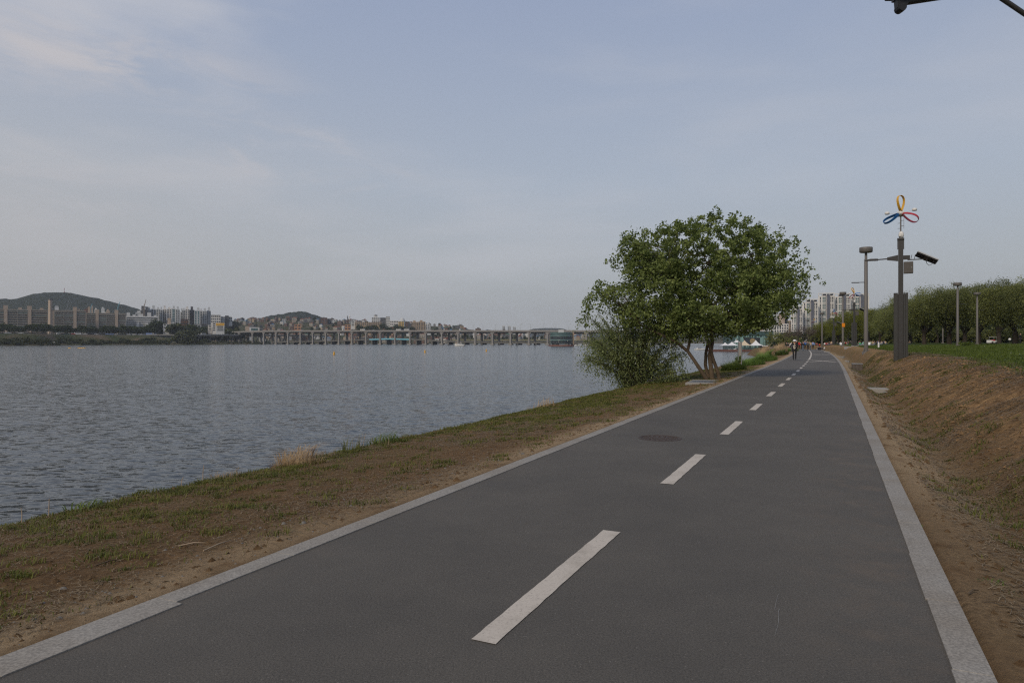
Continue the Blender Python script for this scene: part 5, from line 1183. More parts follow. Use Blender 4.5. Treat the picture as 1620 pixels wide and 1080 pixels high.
# trees and scrub on the far bank
def far_tree(seed, leafs, h=11, wd=9, nm='far_tree', low=False):
    q = np.random.default_rng(seed); root = empty(nm, (0,0,0)); b = .5 if low else .58
    lob = [(q.uniform(-.28,.28)*wd, q.uniform(-.28,.28)*wd, h*(b+q.uniform(-.16,.2)), wd*q.uniform(.24,.34), wd*q.uniform(.24,.34), h*q.uniform(.22,.30)) for _ in range(6)]
    P, tn, c = clustered(lob, 110, 9, wd*.10, seed, .75); V, F = leaf_quads(P, 1.05, .6, 0, seed, .5)
    np_mesh('crown', V, F, M[leafs], root, attr=dict(tint=np.repeat(tn, 4)))
    mb = MB(); mb.tube([(0,0,-.5),(0,0,h*.5)], [h*.03,h*.018], 6); mb.build('trunk', M['bark_dark'], root); return root
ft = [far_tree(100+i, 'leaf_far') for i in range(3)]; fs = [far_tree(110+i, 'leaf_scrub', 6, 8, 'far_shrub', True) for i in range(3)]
ftu = set()
def put(pool, i, px, d, h, label, group, cat='tree', dz=-.3):
    p = pool[i % len(pool)]; o = p if p.name not in ftu else copy_tree(p); ftu.add(p.name)
    s = h/(11 if pool is ft else 6); o.location = FP(px, d, dz); o.scale = (s*rr.uniform(.85,1.25),)*2+(s,); o.rotation_euler.z = rr.uniform(0, 6.28); tag(o, label, cat, group)
i = 0
for px in np.arange(-40, 232, 5.4):
    put(ft, i, px+rr.uniform(-2,2), float(shore(px))+rr.uniform(124,150), rr.uniform(8.5,14.5), 'dark green tree in the row below the beige slab apartments', 'trees below the slab apartments'); i += 1
for px in np.arange(196, 262, 5.5):
    put(ft, i, px+rr.uniform(-2,2), float(shore(px))+rr.uniform(140,175), rr.uniform(15,20)+10*math.exp(-((px-250)/14)**2)-4, 'green tree in the grove in front of the white stepped apartments', 'trees before the stepped apartments'); i += 1
for px in np.arange(262, 335, 5.5):
    put(ft if i % 3 else fs, i, px+rr.uniform(-2,2), float(shore(px))+rr.uniform(130,170), rr.uniform(19,25), 'green tree in the grove below the pale apartment towers', 'trees below the pale towers'); i += 1
for px, h in ((366,24),(358,20),(372,22),(349,14),(342,16)):
    put(fs, i, px, float(shore(px))+150, h, 'dull green tree between the yellow billboard and the bridge ramp', 'trees by the bridge ramp'); i += 1
for px in np.arange(-40, 420, 3.4):
    a = rr.choice([4, 10, 16, 24, 34, 44, 52])+rr.uniform(-2, 2); h = rr.uniform(2.0, 4.2) if px > 330 else rr.uniform(3.0, 6.8)
    if a < 12: h *= .7
    put(fs, i, px, float(shore(px))+a, h, 'olive shrub growing low on the far river bank', 'shrubs on the far river bank', 'shrub'); i += 1
for px, a, h in ((287,26,14),(293,44,19),(301,24,12),(40,30,8),(60,14,7),(98,36,7.5),(104,32,8),(146,14,7.5),(195,34,8),(118,30,6),(230,30,8.5),(240,34,9),(12,18,7),(24,40,8)):
    put(fs, i, px, float(shore(px))+a, h, 'taller rounded shrub standing out on the far river bank', 'tall shrubs on the far river bank', 'shrub'); i += 1
for px in np.arange(425, 600, 14):
    put(fs, i, px, float(shore(px))+rr.uniform(3,20), rr.uniform(2.2,4), 'low shrub on the far shore behind the bridge piers', 'shrubs behind the bridge piers', 'shrub'); i += 1
# hillside trees among houses
for _ in range(110):
    px = rr.uniform(330, 720); d = rr.uniform(1330, 1850); put(ft, i, px, d, rr.uniform(6,10), 'dark green tree among the houses on the far hillside', 'trees among the hillside houses'); i += 1
for px in np.arange(336, 372, 5): put(ft, i, px, 1480, 30, 'dark green tree at the top of the slope right of the pale towers', 'trees right of the pale towers'); i += 1
for px in np.arange(566, 652, 5): put(ft, i, px, 1500+rr.uniform(-30,30), rr.uniform(14,22), 'dark green tree below the white hilltop towers', 'trees below the hilltop towers'); i += 1
for px in np.arange(690, 862, 7): put(ft, i, px, 1420+rr.uniform(-30,30), rr.uniform(7,11), 'green tree on the low shore seen under the bridge', 'trees seen under the bridge'); i += 1

# buildings on the far bank: px0, px1, roof y and distance taken to real sizes
def block(px0, px1, ytop, d, dep, wall, name='apartment_block', label='', cat='building', group=None, ybase=None, yaw=0.0):
    k = d/FPX; wd = (px1-px0)*k; xm = ((px0+px1)/2-810)*k
    zb = float(far_z(np.array((px0+px1)/2), np.array(d))) if ybase is None else EYE+(540-ybase)*k
    h = EYE+(540-ytop)*k-zb; yaw = yaw-math.atan2(xm, d); wd *= math.cos(yaw); root = empty(name, (xm, d, zb), yaw, label, cat, group)
    mb = MB(); mb.box(-wd/2, wd/2, 0, dep, -8, h); mb.build('wall', M[wall], root); return root, wd, h, k
def boxpart(root, name, x0, x1, y0, y1, z0, z1, m): mb = MB(); mb.box(x0, x1, y0, y1, z0, z1); return mb.build(name, M[m], root)
def slab_block(px0, px1, ytop, d, stairs, label, huts):
    root, wd, h, k = block(px0, px1, ytop, d, 14, 'slab', 'slab_apartment_block', label, group=None)
    k *= math.cos(root.rotation_euler.z); st = sorted((s-(px0+px1)/2)*k for s in stairs); sw = 1.9; fl = max(8, int(h/2.9))
    edges = [-wd/2+.6]+[v for s in st for v in (s-sw, s+sw)]+[wd/2-.6]; zf = h/fl
    for b in range(0, len(edges), 2):
        a, e = edges[b], edges[b+1]
        if e-a < 3: continue
        mb = MB()
        nb = max(1, int((e-a)/9))
        for f in range(fl): # glazing behind each balcony, one mesh per bay of the facade
            z0 = f*zf+zf*.38
            for j in range(nb):
                w0 = a+(e-a)*j/nb+.25; w1 = a+(e-a)*(j+1)/nb-.25; mb.box(w0, w1, -.12, .05, z0, z0+zf*.52, 0 if rr.random() < .72 else 1)
        mb.build('balcony_glazing', [M['win'], M['win_green']], root)
        for f in range(fl): boxpart(root, 'balcony_rail', a, e, -.75, -.6, f*zf+.05, f*zf+zf*.30, 'slab')
        for j in range(1, nb): boxpart(root, 'party_wall', a+(e-a)*j/nb-.2, a+(e-a)*j/nb+.2, -.6, -.0, 0, h, 'slab')
    for s in st: boxpart(root, 'stair_tower', s-sw, s+sw, -1.3, 0, -4, h+.5, 'beige'); boxpart(root, 'stair_head', s-sw*1.35, s+sw*1.25, 1, 6, h+.3, h+5.5, 'beige')
    for s in huts: s = (s-(px0+px1)/2)*k; boxpart(root, 'roof_hut', s-2, s+2, 2, 6, h+.3, h+3, 'beige')
    boxpart(root, 'parapet', -wd/2-.2, wd/2+.2, -.9, -.76, h-.9, h+.5, 'yellow_wall' if False else 'slab')
    return root
slab_block(-40, 76.5, 489.5, 905, [9, 47.2, -22], 'long beige slab apartment block left of the chimney', [32, 67])
slab_block(85.5, 136, 491.3, 978, [118.7], 'beige slab apartment block just right of the chimney', [123.5])
slab_block(136.5, 199.5, 495.6, 1022, [153.8, 184.5], 'beige slab apartment block farthest right in its row', [])
d = 915; p = FP(79.5, d); root = empty('chimney', p, 0, 'tall square beige chimney with a dark top between the slab apartment blocks', 'chimney'); k = d/FPX; h = EYE+(540-474.5)*k-p.z
mb = MB(); mb.tube([(0,0,-5),(0,0,h*.5),(0,0,h)], [3.0,2.6,2.3], 4, smooth=False); mb.build('shaft', M['beige'], root, bevel=0); root.rotation_euler.z = .6
mb = MB(); mb.tube([(0,0,h),(0,0,h+1.6)], [2.7,2.7], 4, smooth=False); mb.build('cap', M['dark_wall'], root)
root, wd, h, k = block(80.5, 85.4, 491, 920, 10, 'beige', 'stair_block', 'plain beige end wall right beside the tall chimney'); boxpart(root, 'roof', -wd/2-.1, wd/2+.1, -.1, 10.1, h, h+.6, 'dark_wall')
root, wd, h, k = block(86.5, 93, 485.5, 1010, 10, 'white_wall', 'roof_tank_house', 'white house shaped tank room rising behind the slab apartments by the chimney')
mb = MB(); mb.prism([(-wd/2-.2,h),(wd/2+.2,h),(wd*.3,h+1.6),(-wd*.3,h+1.6)], -.2, 10.2); mb.build('roof', M['grey_wall'], root)
# roofs showing between the slab blocks and the hill
for j, (a, b, y, c) in enumerate(((136,141,488.5,'brown_wall'),(139,143,486.5,'beige'),(144.5,147,485,'beige'),(149.5,154,489,'cream_wall'),(160,165.5,487.5,'grey_wall'),(168,173.5,490.8,'beige'),(132,140,491,'roof_red'),(161,168,493.5,'white_wall'))):
    root, wd, h, k = block(a, b, y, 1120, 9, c, 'roof_block', ['brown block','narrow beige block left of the narrowest block','narrowest beige block','cream block with a stepped top','pale grey twin block','squat beige block','low red roofed block','low white block'][j]+' peeping over the right hand slab apartments')
    boxpart(root, 'roof_hut', -wd*.3, wd*.2, 2, 6, h, h+2, c)
# white stepped apartments
root, wd, h, k = block(199.5, 251, 500, 1062, 14, 'white_wall', 'stepped_apartment_block', 'white apartment block with stepped roofs right of the beige slabs')
fl = 8; zf = (h-4)/fl
for f in range(fl): boxpart(root, 'window_band', -wd/2+.8, wd/2-.8, -.15, .1, f*zf+3.6, f*zf+3.6+zf*.48, 'win')
for a, b, z in ((-.48,-.38,.14),(-.30,-.22,.06),(-.12,.02,.10),(.15,.27,.16),(.36,.44,.05)): boxpart(root, 'penthouse', a*wd, b*wd, .5, 9, h, h+z*h*1.2, 'white_wall')
for a, z in ((-.14,.68),(.14,.66),(-.36,.35),(.30,.38)): boxpart(root, 'front_wing', a*wd-2, a*wd+2, -3, -.2, -4, h*z, 'white_wall')
# towers
def tower(px0, px1, ytop, d, wall, label, nst=3, hut=(.3,.7,3.5), strip='win', group=None, ybase=None, dep=13, yaw=0.0):
    root, wd, h, k = block(px0, px1, ytop, d, dep, wall, 'apartment_tower', label, 'tower', group, ybase, yaw)
    for j in range(nst):
        c = -wd/2+wd*(j+.5)/nst; b = wd/nst*.27; boxpart(root, 'window_column', c-b, c+b, -.15, .1, 3, h-1.5, strip)
        mb = MB(); n_ = int(h/2.9)
        for f in range(1, n_): mb.box(c-b, c+b, -.28, -.16, f*2.9-.45, f*2.9+.35)
        mb.build('spandrel', M[wall], root)
    boxpart(root, 'side_window_column', wd/2-.05, wd/2+.12, dep*.3, dep*.7, 3, h-2, strip)
    if hut: boxpart(root, 'roof_hut', -wd/2+wd*hut[0], -wd/2+wd*hut[1], 2, 8, h, h+hut[2], wall)
    return root
TW = [(214.5,225,494,1100,'grey_wall','grey tower left of the dark unfinished tower',3),(232.5,239.5,489.5,1110,'grey_wall','pale tower just right of the dark unfinished tower',2),(239,247,488.5,1120,'grey_wall','pale tower with a roof hut second right of the unfinished tower',2),
      (247,253.5,488.5,1150,'grey_wall','narrow bluish grey tower at the left of the tall tower row',2),(253,257.5,489.5,1140,'grey_wall','narrowest pale tower in the tall tower row',1),(257.5,263.5,488.5,1160,'cream_wall','pale cream tower with three dark stripes in the tall tower row',2),
      (264,271.3,488.2,1150,'cream_wall','brightest pale tower with the highest roof hut',2),(278,284.5,488.8,1150,'grey_wall','blue grey tower right of the dark green striped tower',2),(285,290,493,1190,'grey_wall','short grey tower in the dip of the tall tower row',1),
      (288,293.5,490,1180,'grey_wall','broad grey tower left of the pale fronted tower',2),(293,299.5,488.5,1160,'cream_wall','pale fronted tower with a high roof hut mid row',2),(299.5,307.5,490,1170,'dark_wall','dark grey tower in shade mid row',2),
      (316,320.5,491.2,1170,'grey_wall','grey tower just right of the teal striped tower',1),(320.5,327.5,491.5,1170,'grey_wall','grey tower with a roof hut near the right end of the row',2),(327.5,333.5,491,1180,'grey_wall','last grey tower at the right end of the row',2)]
for j, (a, b, y, d, c, lb, ns) in enumerate(TW): tower(a, b, y, d, c, lb, ns, (.25,.75,3+(j % 3)*1.4))
root = tower(271.2, 278, 488, 1150, 'grey_wall', 'pale tower with a dark green stripe down its front', 1, (.3,.8,4.5), 'teal'); root = tower(307.5, 316, 490.8, 1150, 'grey_wall', 'pale tower with one wide teal stripe', 2, (.5,.95,4.5), 'teal')
root, wd, h, k = block(225, 234, 485, 1100, 14, 'dark_wall', 'unfinished_tower', 'dark unfinished tower with a crane on top', 'tower'); boxpart(root, 'opening', -1, 1.5, -.2, .1, h-4, h-1.5, 'white_wall'); boxpart(root, 'hoist', -wd/2-1.2, -wd/2-.1, 1, 3, 0, h+1, 'rust')
def crane(px, py, px2, py2, d, m, label):
    k = d/FPX; z0 = EYE+(540-py)*k; root = empty('tower_crane', ((px-810)*k, d, z0), 0, label, 'crane'); dx, dz = (px2-px)*k, (py-py2)*k
    mb = MB(); mb.tube([(0,0,-30),(0,0,1)], .55, 4, smooth=False); mb.build('mast', M[m], root)
    mb = MB(); mb.tube([(0,0,0),(dx,0,dz)], [.75,.4], 4, smooth=False); mb.build('jib', M[m], root)
    mb = MB(); mb.box(-3.5,.5,-.5,.5,-.4,.7); mb.build('counterweight', M['dark_wall'], root)
crane(228, 484.5, 231, 473.5, 1098, 'beige', 'beige luffing crane on the dark unfinished tower'); crane(186.5, 486, 190, 476.5, 1300, 'cyan', 'pale blue crane before the right slope of the big hill')
crane(105.5, 490, 109.5, 474.5, 1400, 'steel', 'left one of two thin pale cranes before the big hill'); crane(109.5, 490, 113.5, 479, 1400, 'steel', 'right one of two thin pale cranes before the big hill'); crane(143, 488, 146, 480, 1400, 'cyan', 'faint crane boom over the right hand slab apartments')
def plain(px0, px1, ytop, d, wall, label, name='building', nst=3, rows=3, ybase=None, roof=None, dep=14, win='win', cat='building'):
    root, wd, h, k = block(px0, px1, ytop, d, dep, wall, name, label, cat, None, ybase); vis = min(h, (ybase-ytop)*k if ybase else h)
    for r_ in range(rows):
        z = h-vis+vis*(r_+.3)/rows
        for j in range(nst): c = -wd/2+wd*(j+.5)/nst; boxpart(root, 'window', c-wd/nst*.33, c+wd/nst*.33, -.15, .1, z, z+vis/rows*.5, win)
    if roof: boxpart(root, 'roof', -wd/2-.4, wd/2+.4, -.4, dep+.4, h, h+1.0, roof)
    return root, wd, h, k
plain(258, 268, 512.5, 1010, 'white_wall', 'low white building left of the blank pink tower', nst=2, rows=2, ybase=520); plain(265, 270, 503, 1020, 'tan_wall', 'blank pinkish tower rising over the grove', nst=1, rows=1, ybase=518, win='beige')
plain(270, 277.5, 508.3, 1015, 'grey_wall', 'grey building with a column of dark windows beside the pink tower', nst=2, rows=4, ybase=520); plain(286, 298, 504.8, 1040, 'brown_wall', 'dark brown building in front of the pale towers', nst=4, rows=2, ybase=514)
plain(306.5, 318, 513.5, 1060, 'grey_wall', 'low white building with a curved grey roof', nst=2, rows=2, ybase=526, roof='roof_grey'); plain(319, 329, 512, 1080, 'dark_wall', 'grey block right of the curved grey roof', nst=3, rows=2, ybase=526)
plain(329, 335, 514, 1060, 'cream_wall', 'narrow cream block left of the yellow billboard', nst=1, rows=4, ybase=524)
root, wd, h, k = plain(336, 341.5, 510.5, 1050, 'cream_wall', 'tall cream stair block holding the yellow billboard', nst=1, rows=4, ybase=524); root, wd, h, k = plain(341.5, 355, 515, 1052, 'grey_wall', 'grey block under the yellow billboard', nst=1, rows=3, ybase=524)
k = 1046/FPX; wd = 13.4*k*.92; h = 4.2*k; root = empty('billboard', ((348.3-810)*k, 1046, EYE+(540-515)*k), .41, 'yellow billboard with a row of brown marks on a rooftop', 'billboard'); boxpart(root, 'panel', -wd/2, wd/2, 0, .5, 0, h, 'yellow')
for j in range(5): boxpart(root, 'lettering', -4.2+j*1.6, -3.2+j*1.6, -.1, .05, 1.2, 2.8, 'yellow_wall')
root, wd, h, k = plain(388, 394.5, 516, 1120, 'beige', 'beige end block of the building with green glass', nst=1, rows=1, ybase=526, win='beige'); plain(394.5, 410.5, 517.5, 1122, 'grey_wall', 'grey framed building with wide green glass', nst=1, rows=1, ybase=525, win='glass_teal'); plain(410.5, 415.5, 513.5, 1121, 'dark_wall', 'dark end block of the building with green glass', nst=1, rows=2, ybase=526)
plain(333.5, 349, 498.5, 1420, 'cream_wall', 'cream hillside hotel right of the pale towers', nst=5, rows=3, ybase=511, roof='grey_wall'); plain(349, 356, 500.5, 1440, 'grey_wall', 'grey hillside block right of the cream hotel', nst=3, rows=3, ybase=511); plain(356, 362, 499, 1450, 'dark_wall', 'dark hillside block above the trees', nst=2, rows=3, ybase=511); plain(362, 367.5, 501, 1460, 'grey_wall', 'small grey hillside block at the edge of the trees', nst=2, rows=2, ybase=510)
plain(507.7, 517.8, 502.3, 1700, 'brown_wall', 'tall brown brick building right of the second hill', nst=2, rows=5, ybase=513); plain(517.8, 525, 504, 1720, 'dark_wall', 'dark building right of the tall brown brick building', nst=3, rows=4, ybase=513)
plain(446.5, 452.5, 504.5, 1700, 'grey_wall', 'small pale tower on the houses below the second hill', nst=2, rows=3, ybase=511); plain(465.8, 476.3, 513, 1380, 'orange_wall', 'orange building standing among the hillside houses', nst=2, rows=2, ybase=522)
plain(525, 533, 505.5, 1750, 'white_wall', 'white hillside building right of the dark building', nst=3, rows=2, ybase=512); plain(545.5, 554.5, 513.5, 1400, 'orange_wall', 'pinkish building low on the hillside', nst=2, rows=2, ybase=522)
plain(555, 561.5, 507.5, 1600, 'white_wall', 'white block at the left end of the long grey building', nst=1, rows=3, ybase=516); plain(561.5, 603.5, 509.3, 1600, 'tan_wall', 'long low grey building below the white hilltop tower', nst=14, rows=3, ybase=515)
root, wd, h, k = plain(588, 601, 502, 1680, 'white_wall', 'white hilltop tower with a pointed dark roof', nst=4, rows=4, ybase=510)
mb = MB(); mb.box(-wd*.25,wd*.25,2,10,h,h+4.5); mb.build('upper_floor', M['white_wall'], root); mb = MB(); mb.tube([(0,6,h+4.5),(0,6,h+7.5)], [wd*.32,.4], 4, smooth=False); mb.build('roof', M['roof_grey'], root)
plain(601.5, 610.5, 502.3, 1650, 'dark_wall', 'blue grey hilltop tower with dark windows', nst=3, rows=5, ybase=514); plain(610.5, 617, 500.5, 1640, 'white_wall', 'slim white hilltop tower with dark stripes', nst=2, rows=6, ybase=517); plain(617, 630.5, 507.3, 1640, 'cream_wall', 'cream block between the slim white tower and the ochre block', nst=5, rows=2, ybase=515)
plain(630.5, 639, 508.3, 1620, 'yellow_wall', 'ochre block below the round glass roof', nst=2, rows=3, ybase=516)
k = 1700/FPX; root = empty('glass_dome', ((636.5-810)*k, 1700, EYE+(540-509)*k), 0, 'round pale glass dome on the hilltop behind the ochre block', 'dome'); mb = MB(); mb.lathe([(4.2*k*1,-12),(4.2*k,0),(3.9*k,3*k),(2.6*k,5.3*k),(1.2*k,6.5*k),(0,6.8*k)], 14); mb.build('shell', M['grey_wall'], root)
for a, b, y, c, lb in ((645,651.5,511,'dark_wall','dark slab at the left of the brown apartment cluster'),(651.5,661.5,509,'tan_wall','widest tan apartment of the brown cluster'),(662,673,508.5,'tan_wall','tall tan apartment with a roof hut in the brown cluster'),(673.5,681.5,512.5,'grey_wall','small grey apartment at the right of the brown cluster')):
    tower(a, b, y, 1480, c, lb, 3, (.2,.6,3), ybase=524)
for j, (px, y) in enumerate(((550,498.5),(553.3,496.5))):
    k = 1800/FPX; root = empty('minaret', ((px-810)*k, 1800, EYE+(540-512)*k), 0, ['dark thin minaret on the hill, left one of two','pale thin minaret on the hill, right one of two'][j], 'minaret'); h = (512-y)*k; c = ['dark_wall','cream_wall'][j]
    mb = MB(); mb.tube([(0,0,-10),(0,0,h*.7)], [1.5,1.2], 8); mb.build('shaft', M[c], root); mb = MB(); mb.lathe([(1.9,h*.7),(2.0,h*.74),(1.2,h*.76),(1.0,h*.86),(.3,h*.95),(0,h)], 8); mb.build('spire', M[c], root)
for j, (a, b, y) in enumerate(((794.8,799,516),(803.5,808,516.3),(811.7,816,517.2))): tower(a, b, y, 3000, 'grey_wall', ['left','middle','right'][j]+' one of three far pale towers above the bridge deck', 2, (0,1,3), ybase=526, dep=12)

# houses on the hillside: body, pitched or flat roof, windows
def house(seed):
    q = random.Random(seed); w_, d_, h_ = q.uniform(8,14), q.uniform(8,12), q.uniform(6,11); wall = ['slab','tan_wall','brown_wall','stone','white_wall','beige','brown_wall','cream_wall','slab','dark_wall','brown_wall'][seed % 11]; rf = ['roof_red','roof_grey','roof_green','roof_grey','roof_blue','roof_red','roof_grey'][seed % 7]
    root = empty('house', (0,0,0)); mb = MB(); mb.box(-w_/2,w_/2,-d_/2,d_/2,-6,h_); mb.build('wall', M[wall], root); mb = MB()
    if seed % 3 == 0: mb.prism([(-w_/2-.4,h_),(w_/2+.4,h_),(0,h_+w_*.22)], -d_/2-.3, d_/2+.3)
    else: mb.box(-w_/2-.2,w_/2+.2,-d_/2-.2,d_/2+.2,h_+.002,h_+.7); mb.box(-w_*.2,w_*.25,-d_*.1,d_*.4,h_+.7,h_+3)
    mb.build('roof', M[rf], root)
    for f in range(int(h_/3)):
        for j in range(3): c = -w_/2+w_*(j+.5)/3; boxpart(root, 'window', c-.9, c+.9, -d_/2-.06, -d_/2+.05, f*3+1, f*3+2.3, 'win')
    return root, wall, rf
hp = [house(s) for s in range(21)]; hu = set()
def put_house(n_, px, d, label, group, sc_=1.0):
    o = hp[n_][0] if n_ not in hu else copy_tree(hp[n_][0]); hu.add(n_); o.location = FP(px, d); o.rotation_euler.z = rr.uniform(-.6,.6); o.scale = (sc_,)*3; tag(o, label, 'house', group)
placed = 0
while placed < 290:
    px = rr.uniform(330, 745); d = rr.uniform(1275, 1900)
    if px > 640 and rr.random() < .4: continue
    put_house(rr.randrange(21), px, d, 'small flat or pitched roof house in the dense hillside quarter behind the bridge', 'houses on the far hillside', rr.uniform(.6,.95)); placed += 1
for _ in range(42):
    px = rr.uniform(690, 930); d = rr.uniform(1380, 1700); put_house(rr.randrange(21), px, d, 'small building on the low shore seen under the bridge', 'buildings seen under the bridge', rr.uniform(.8,1.3))

# hills
def hill(name, prof, d, halfdep, label_kind='structure', seed=1, col='hill'):
    pxs = np.linspace(prof[0][0], prof[-1][0], 150); ys = np.interp(pxs, [p[0] for p in prof], [p[1] for p in prof]); v = np.linspace(-1, 1, 45)
    pp, vv = np.meshgrid(pxs, v, indexing='ij'); D_m = d+vv*halfdep; X = (pp-810)/FPX*d
    top = EYE+(540-ys)[:, None]/FPX*d; shape = np.cos(vv*math.pi/2)**1.15
    Z = top*shape+(fbm(X*.012, D_m*.012, 5, seed)-.5)*26*shape*np.clip(top/90, .1, 1)+(fbm(X*.11, D_m*.11, 2, seed+3)-.5)*9*np.clip(top/60, 0, 1)*shape
    n, k = pp.shape; ii = np.arange(n*k).reshape(n, k); F = np.stack([ii[:-1,:-1], ii[1:,:-1], ii[1:,1:], ii[:-1,1:]], -1).reshape(-1, 4)
    return tag(np_mesh(name, np.stack([X, D_m, Z], -1).reshape(-1, 3), F, M[col], smooth=True), kind=label_kind)
def hill_mat():
    m, N, L, p = new_mat('forest_hill'); p.inputs['Roughness'].default_value = 1; p.inputs['Specular IOR Level'].default_value = .05
    t = N.new('ShaderNodeTexCoord'); n = N.new('ShaderNodeTexNoise'); n.inputs['Scale'].default_value = .06; n.inputs['Detail'].default_value = 6; n.inputs['Roughness'].default_value = .7; L.new(t.outputs['Object'], n.inputs[0])
    r = N.new('ShaderNodeValToRGB'); L.new(n.outputs['Fac'], r.inputs[0]); e = r.color_ramp.elements; e[0].position = .3; e[0].color = (.012,.018,.013,1); e[1].position = .72; e[1].color = (.036,.044,.024,1); L.new(r.outputs[0], p.inputs['Base Color'])
    b = N.new('ShaderNodeBump'); b.inputs['Distance'].default_value = 8; b.inputs['Strength'].default_value = .9; L.new(n.outputs['Fac'], b.inputs['Height']); L.new(b.outputs[0], p.inputs['Normal']); return m
M['hill'] = hill_mat()
hill('big_hill', [(-220,500),(-120,484),(-60,478),(0,475),(20,476),(40,474.5),(57,472),(75,468),(90,465),(104,464.3),(116,465),(130,467.5),(150,472),(170,478),(190,485),(205,490.5),(230,500),(262,512),(300,528)], 2500, 520, seed=3)
hill('second_hill', [(360,534),(396,509),(406,505),(420,501.5),(440,499.5),(455,497.5),(462,495.5),(478,494.2),(488,494.8),(498,498.5),(508,503),(524,508),(560,520),(600,535)], 2700, 420, seed=9)
hill('distant_ridge', [(560,538),(700,528),(800,526),(840,522),(856,519),(872,519.3),(886,520.5),(905,524),(960,527),(1040,526),(1130,530),(1300,537)], 5000, 500, seed=14)
k = 2500/FPX; root = empty('radio_mast', ((104.5-810)*k, 2490, EYE+(540-465)*k-3), 0, 'red and white radio mast on top of the big wooded hill', 'mast')
for j in range(4): mb = MB(); mb.tube([(0,0,j*6),(0,0,j*6+6)], [2.0-j*.3,1.7-j*.3], 4, smooth=False); mb.build('mast_section', M['red' if j % 2 else 'white'], root)

# ------------------------------------------------------------------ the double deck bridge
A_, B_ = Vector((-380,1080)), Vector((115,830)); bd = (B_-A_).normalized(); bn = Vector((-bd.y, bd.x))    # bn points away from the camera
def bridge_at(px):
    kx = (px-810)/FPX; tau = (kx*A_.y-A_.x)/((B_-A_).x-kx*(B_-A_).y); return A_+(B_-A_)*tau
br = empty('double_deck_bridge', (A_.x, A_.y, WATER), 0, 'long concrete girder bridge with a low second deck crossing the river', 'bridge')
def bt(px): p = bridge_at(px)-A_; return p.dot(bd)
def zdeck(px): return EYE+(540-np.interp(px, [270,310,360,430,560,700,900,1100], [530,527.2,525.2,523.6,523.2,523.2,523.3,523.6]))/FPX*bridge_at(px).y-WATER
def bridge_strip(name, pxa, pxb, n0, n1, ztop, th, m, n=40):
    mb = MB(); V = []
    for i in range(n+1):
        px = pxa+(pxb-pxa)*i/n; s = bt(px)
        for nn in (n0, n1): q_ = bd*s+bn*nn; V += [(q_.x, q_.y, ztop(px)-th), (q_.x, q_.y, ztop(px))]
    for i in range(n):
        b = i*4; mb.f += [(b+1,b+5,b+7,b+3),(b,b+2,b+6,b+4),(b,b+4,b+5,b+1),(b+2,b+3,b+7,b+6)]
    mb.f += [(0,1,3,2),(n*4,n*4+2,n*4+3,n*4+1)]; mb.m = [0]*len(mb.f); mb.sm = [False]*len(mb.f); mb.v = V; return mb.build(name, M[m], br)
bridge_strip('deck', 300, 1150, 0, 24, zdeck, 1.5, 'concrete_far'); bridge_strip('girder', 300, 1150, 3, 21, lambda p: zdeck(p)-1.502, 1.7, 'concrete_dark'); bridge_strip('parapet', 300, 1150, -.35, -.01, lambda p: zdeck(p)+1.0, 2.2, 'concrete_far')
zl = lambda px: EYE+(540-np.interp(px, [430,500,560,582,615,650,680,720,780,870,1150], [540.4,539,537.4,536.0,535.0,536.0,537.6,539.6,541,541.2,541.2]))/FPX*(bridge_at(px)+bn*5).y-WATER
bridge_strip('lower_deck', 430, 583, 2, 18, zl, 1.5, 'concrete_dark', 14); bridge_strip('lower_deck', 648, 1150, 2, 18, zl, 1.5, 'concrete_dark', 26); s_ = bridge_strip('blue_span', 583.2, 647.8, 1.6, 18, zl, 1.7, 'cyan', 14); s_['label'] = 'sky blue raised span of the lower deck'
ppx = [360+v/6.2308 for v in (-20,110,240,352,474,590,713,835,963,1093,1222,1360,1500)]+[560+v/6.2308 for v in (400,548,703,862,1022,1190,1362,1540)]+[760+v/6.2308 for v in (475,660,848,1042,1240,1450,1660,1880)]
for px in ppx:
    s = bt(px); zt = float(zdeck(px))-1.5; mb = MB(); al = math.atan2(bd.y, bd.x)
    for nn in (1.6, 19.5):
        q_ = bd*s+bn*nn; M4 = Matrix.Translation((q_.x, q_.y, 0)) @ Matrix.Rotation(al, 4, 'Z'); mb.box(-1.15,1.15,-1.3,1.3,-3,zt-1.3, M=M4); mb.prism([(-1.15,zt-2.6),(1.15,zt-2.6),(3.6,zt-.4),(-3.6,zt-.4)], -1.2, 1.2); mb.v[-8:] = [tuple(M4 @ Vector(v)) for v in mb.v[-8:]]
    q_ = bd*s+bn*10.5; M4 = Matrix.Translation((q_.x, q_.y, 0)) @ Matrix.Rotation(al, 4, 'Z'); mb.box(-1.3,1.3,-10.5,10.5,zt-1.29,zt-.2, M=M4); mb.build('pier', M['concrete_far'], br)
    if px > 430:
        mb = MB(); M4 = Matrix.Translation(((bd*(s+9)).x+bn.x*9, (bd*(s+9)).y+bn.y*9, 0)) @ Matrix.Rotation(al, 4, 'Z'); mb.box(-1,1,-6,6,-3,float(zl(px))-1.5, M=M4); mb.build('lower_pier', M['concrete_dark'], br)
        mb = MB(); q_ = bd*s+bn*1.6; M4 = Matrix.Translation((q_.x, q_.y, 0)) @ Matrix.Rotation(al, 4, 'Z'); mb.box(-2.6,2.6,-2.6,2.6,-3,1.2, M=M4); mb.build('footing', M['concrete'], br)
bl = empty('bridge_lamp', (0,0,0)); mb = MB(); mb.tube([(0,0,0),(0,0,7.6),(-.3,0,8.4),(-1.0,0,8.9),(-2.2,0,9.1)], [.13,.09,.08,.07,.06], 6); mb.build('pole', M['pole'], bl); mb = MB(); mb.box(-3,-2.1,-.15,.15,9.0,9.2); mb.build('luminaire', M['pole'], bl)
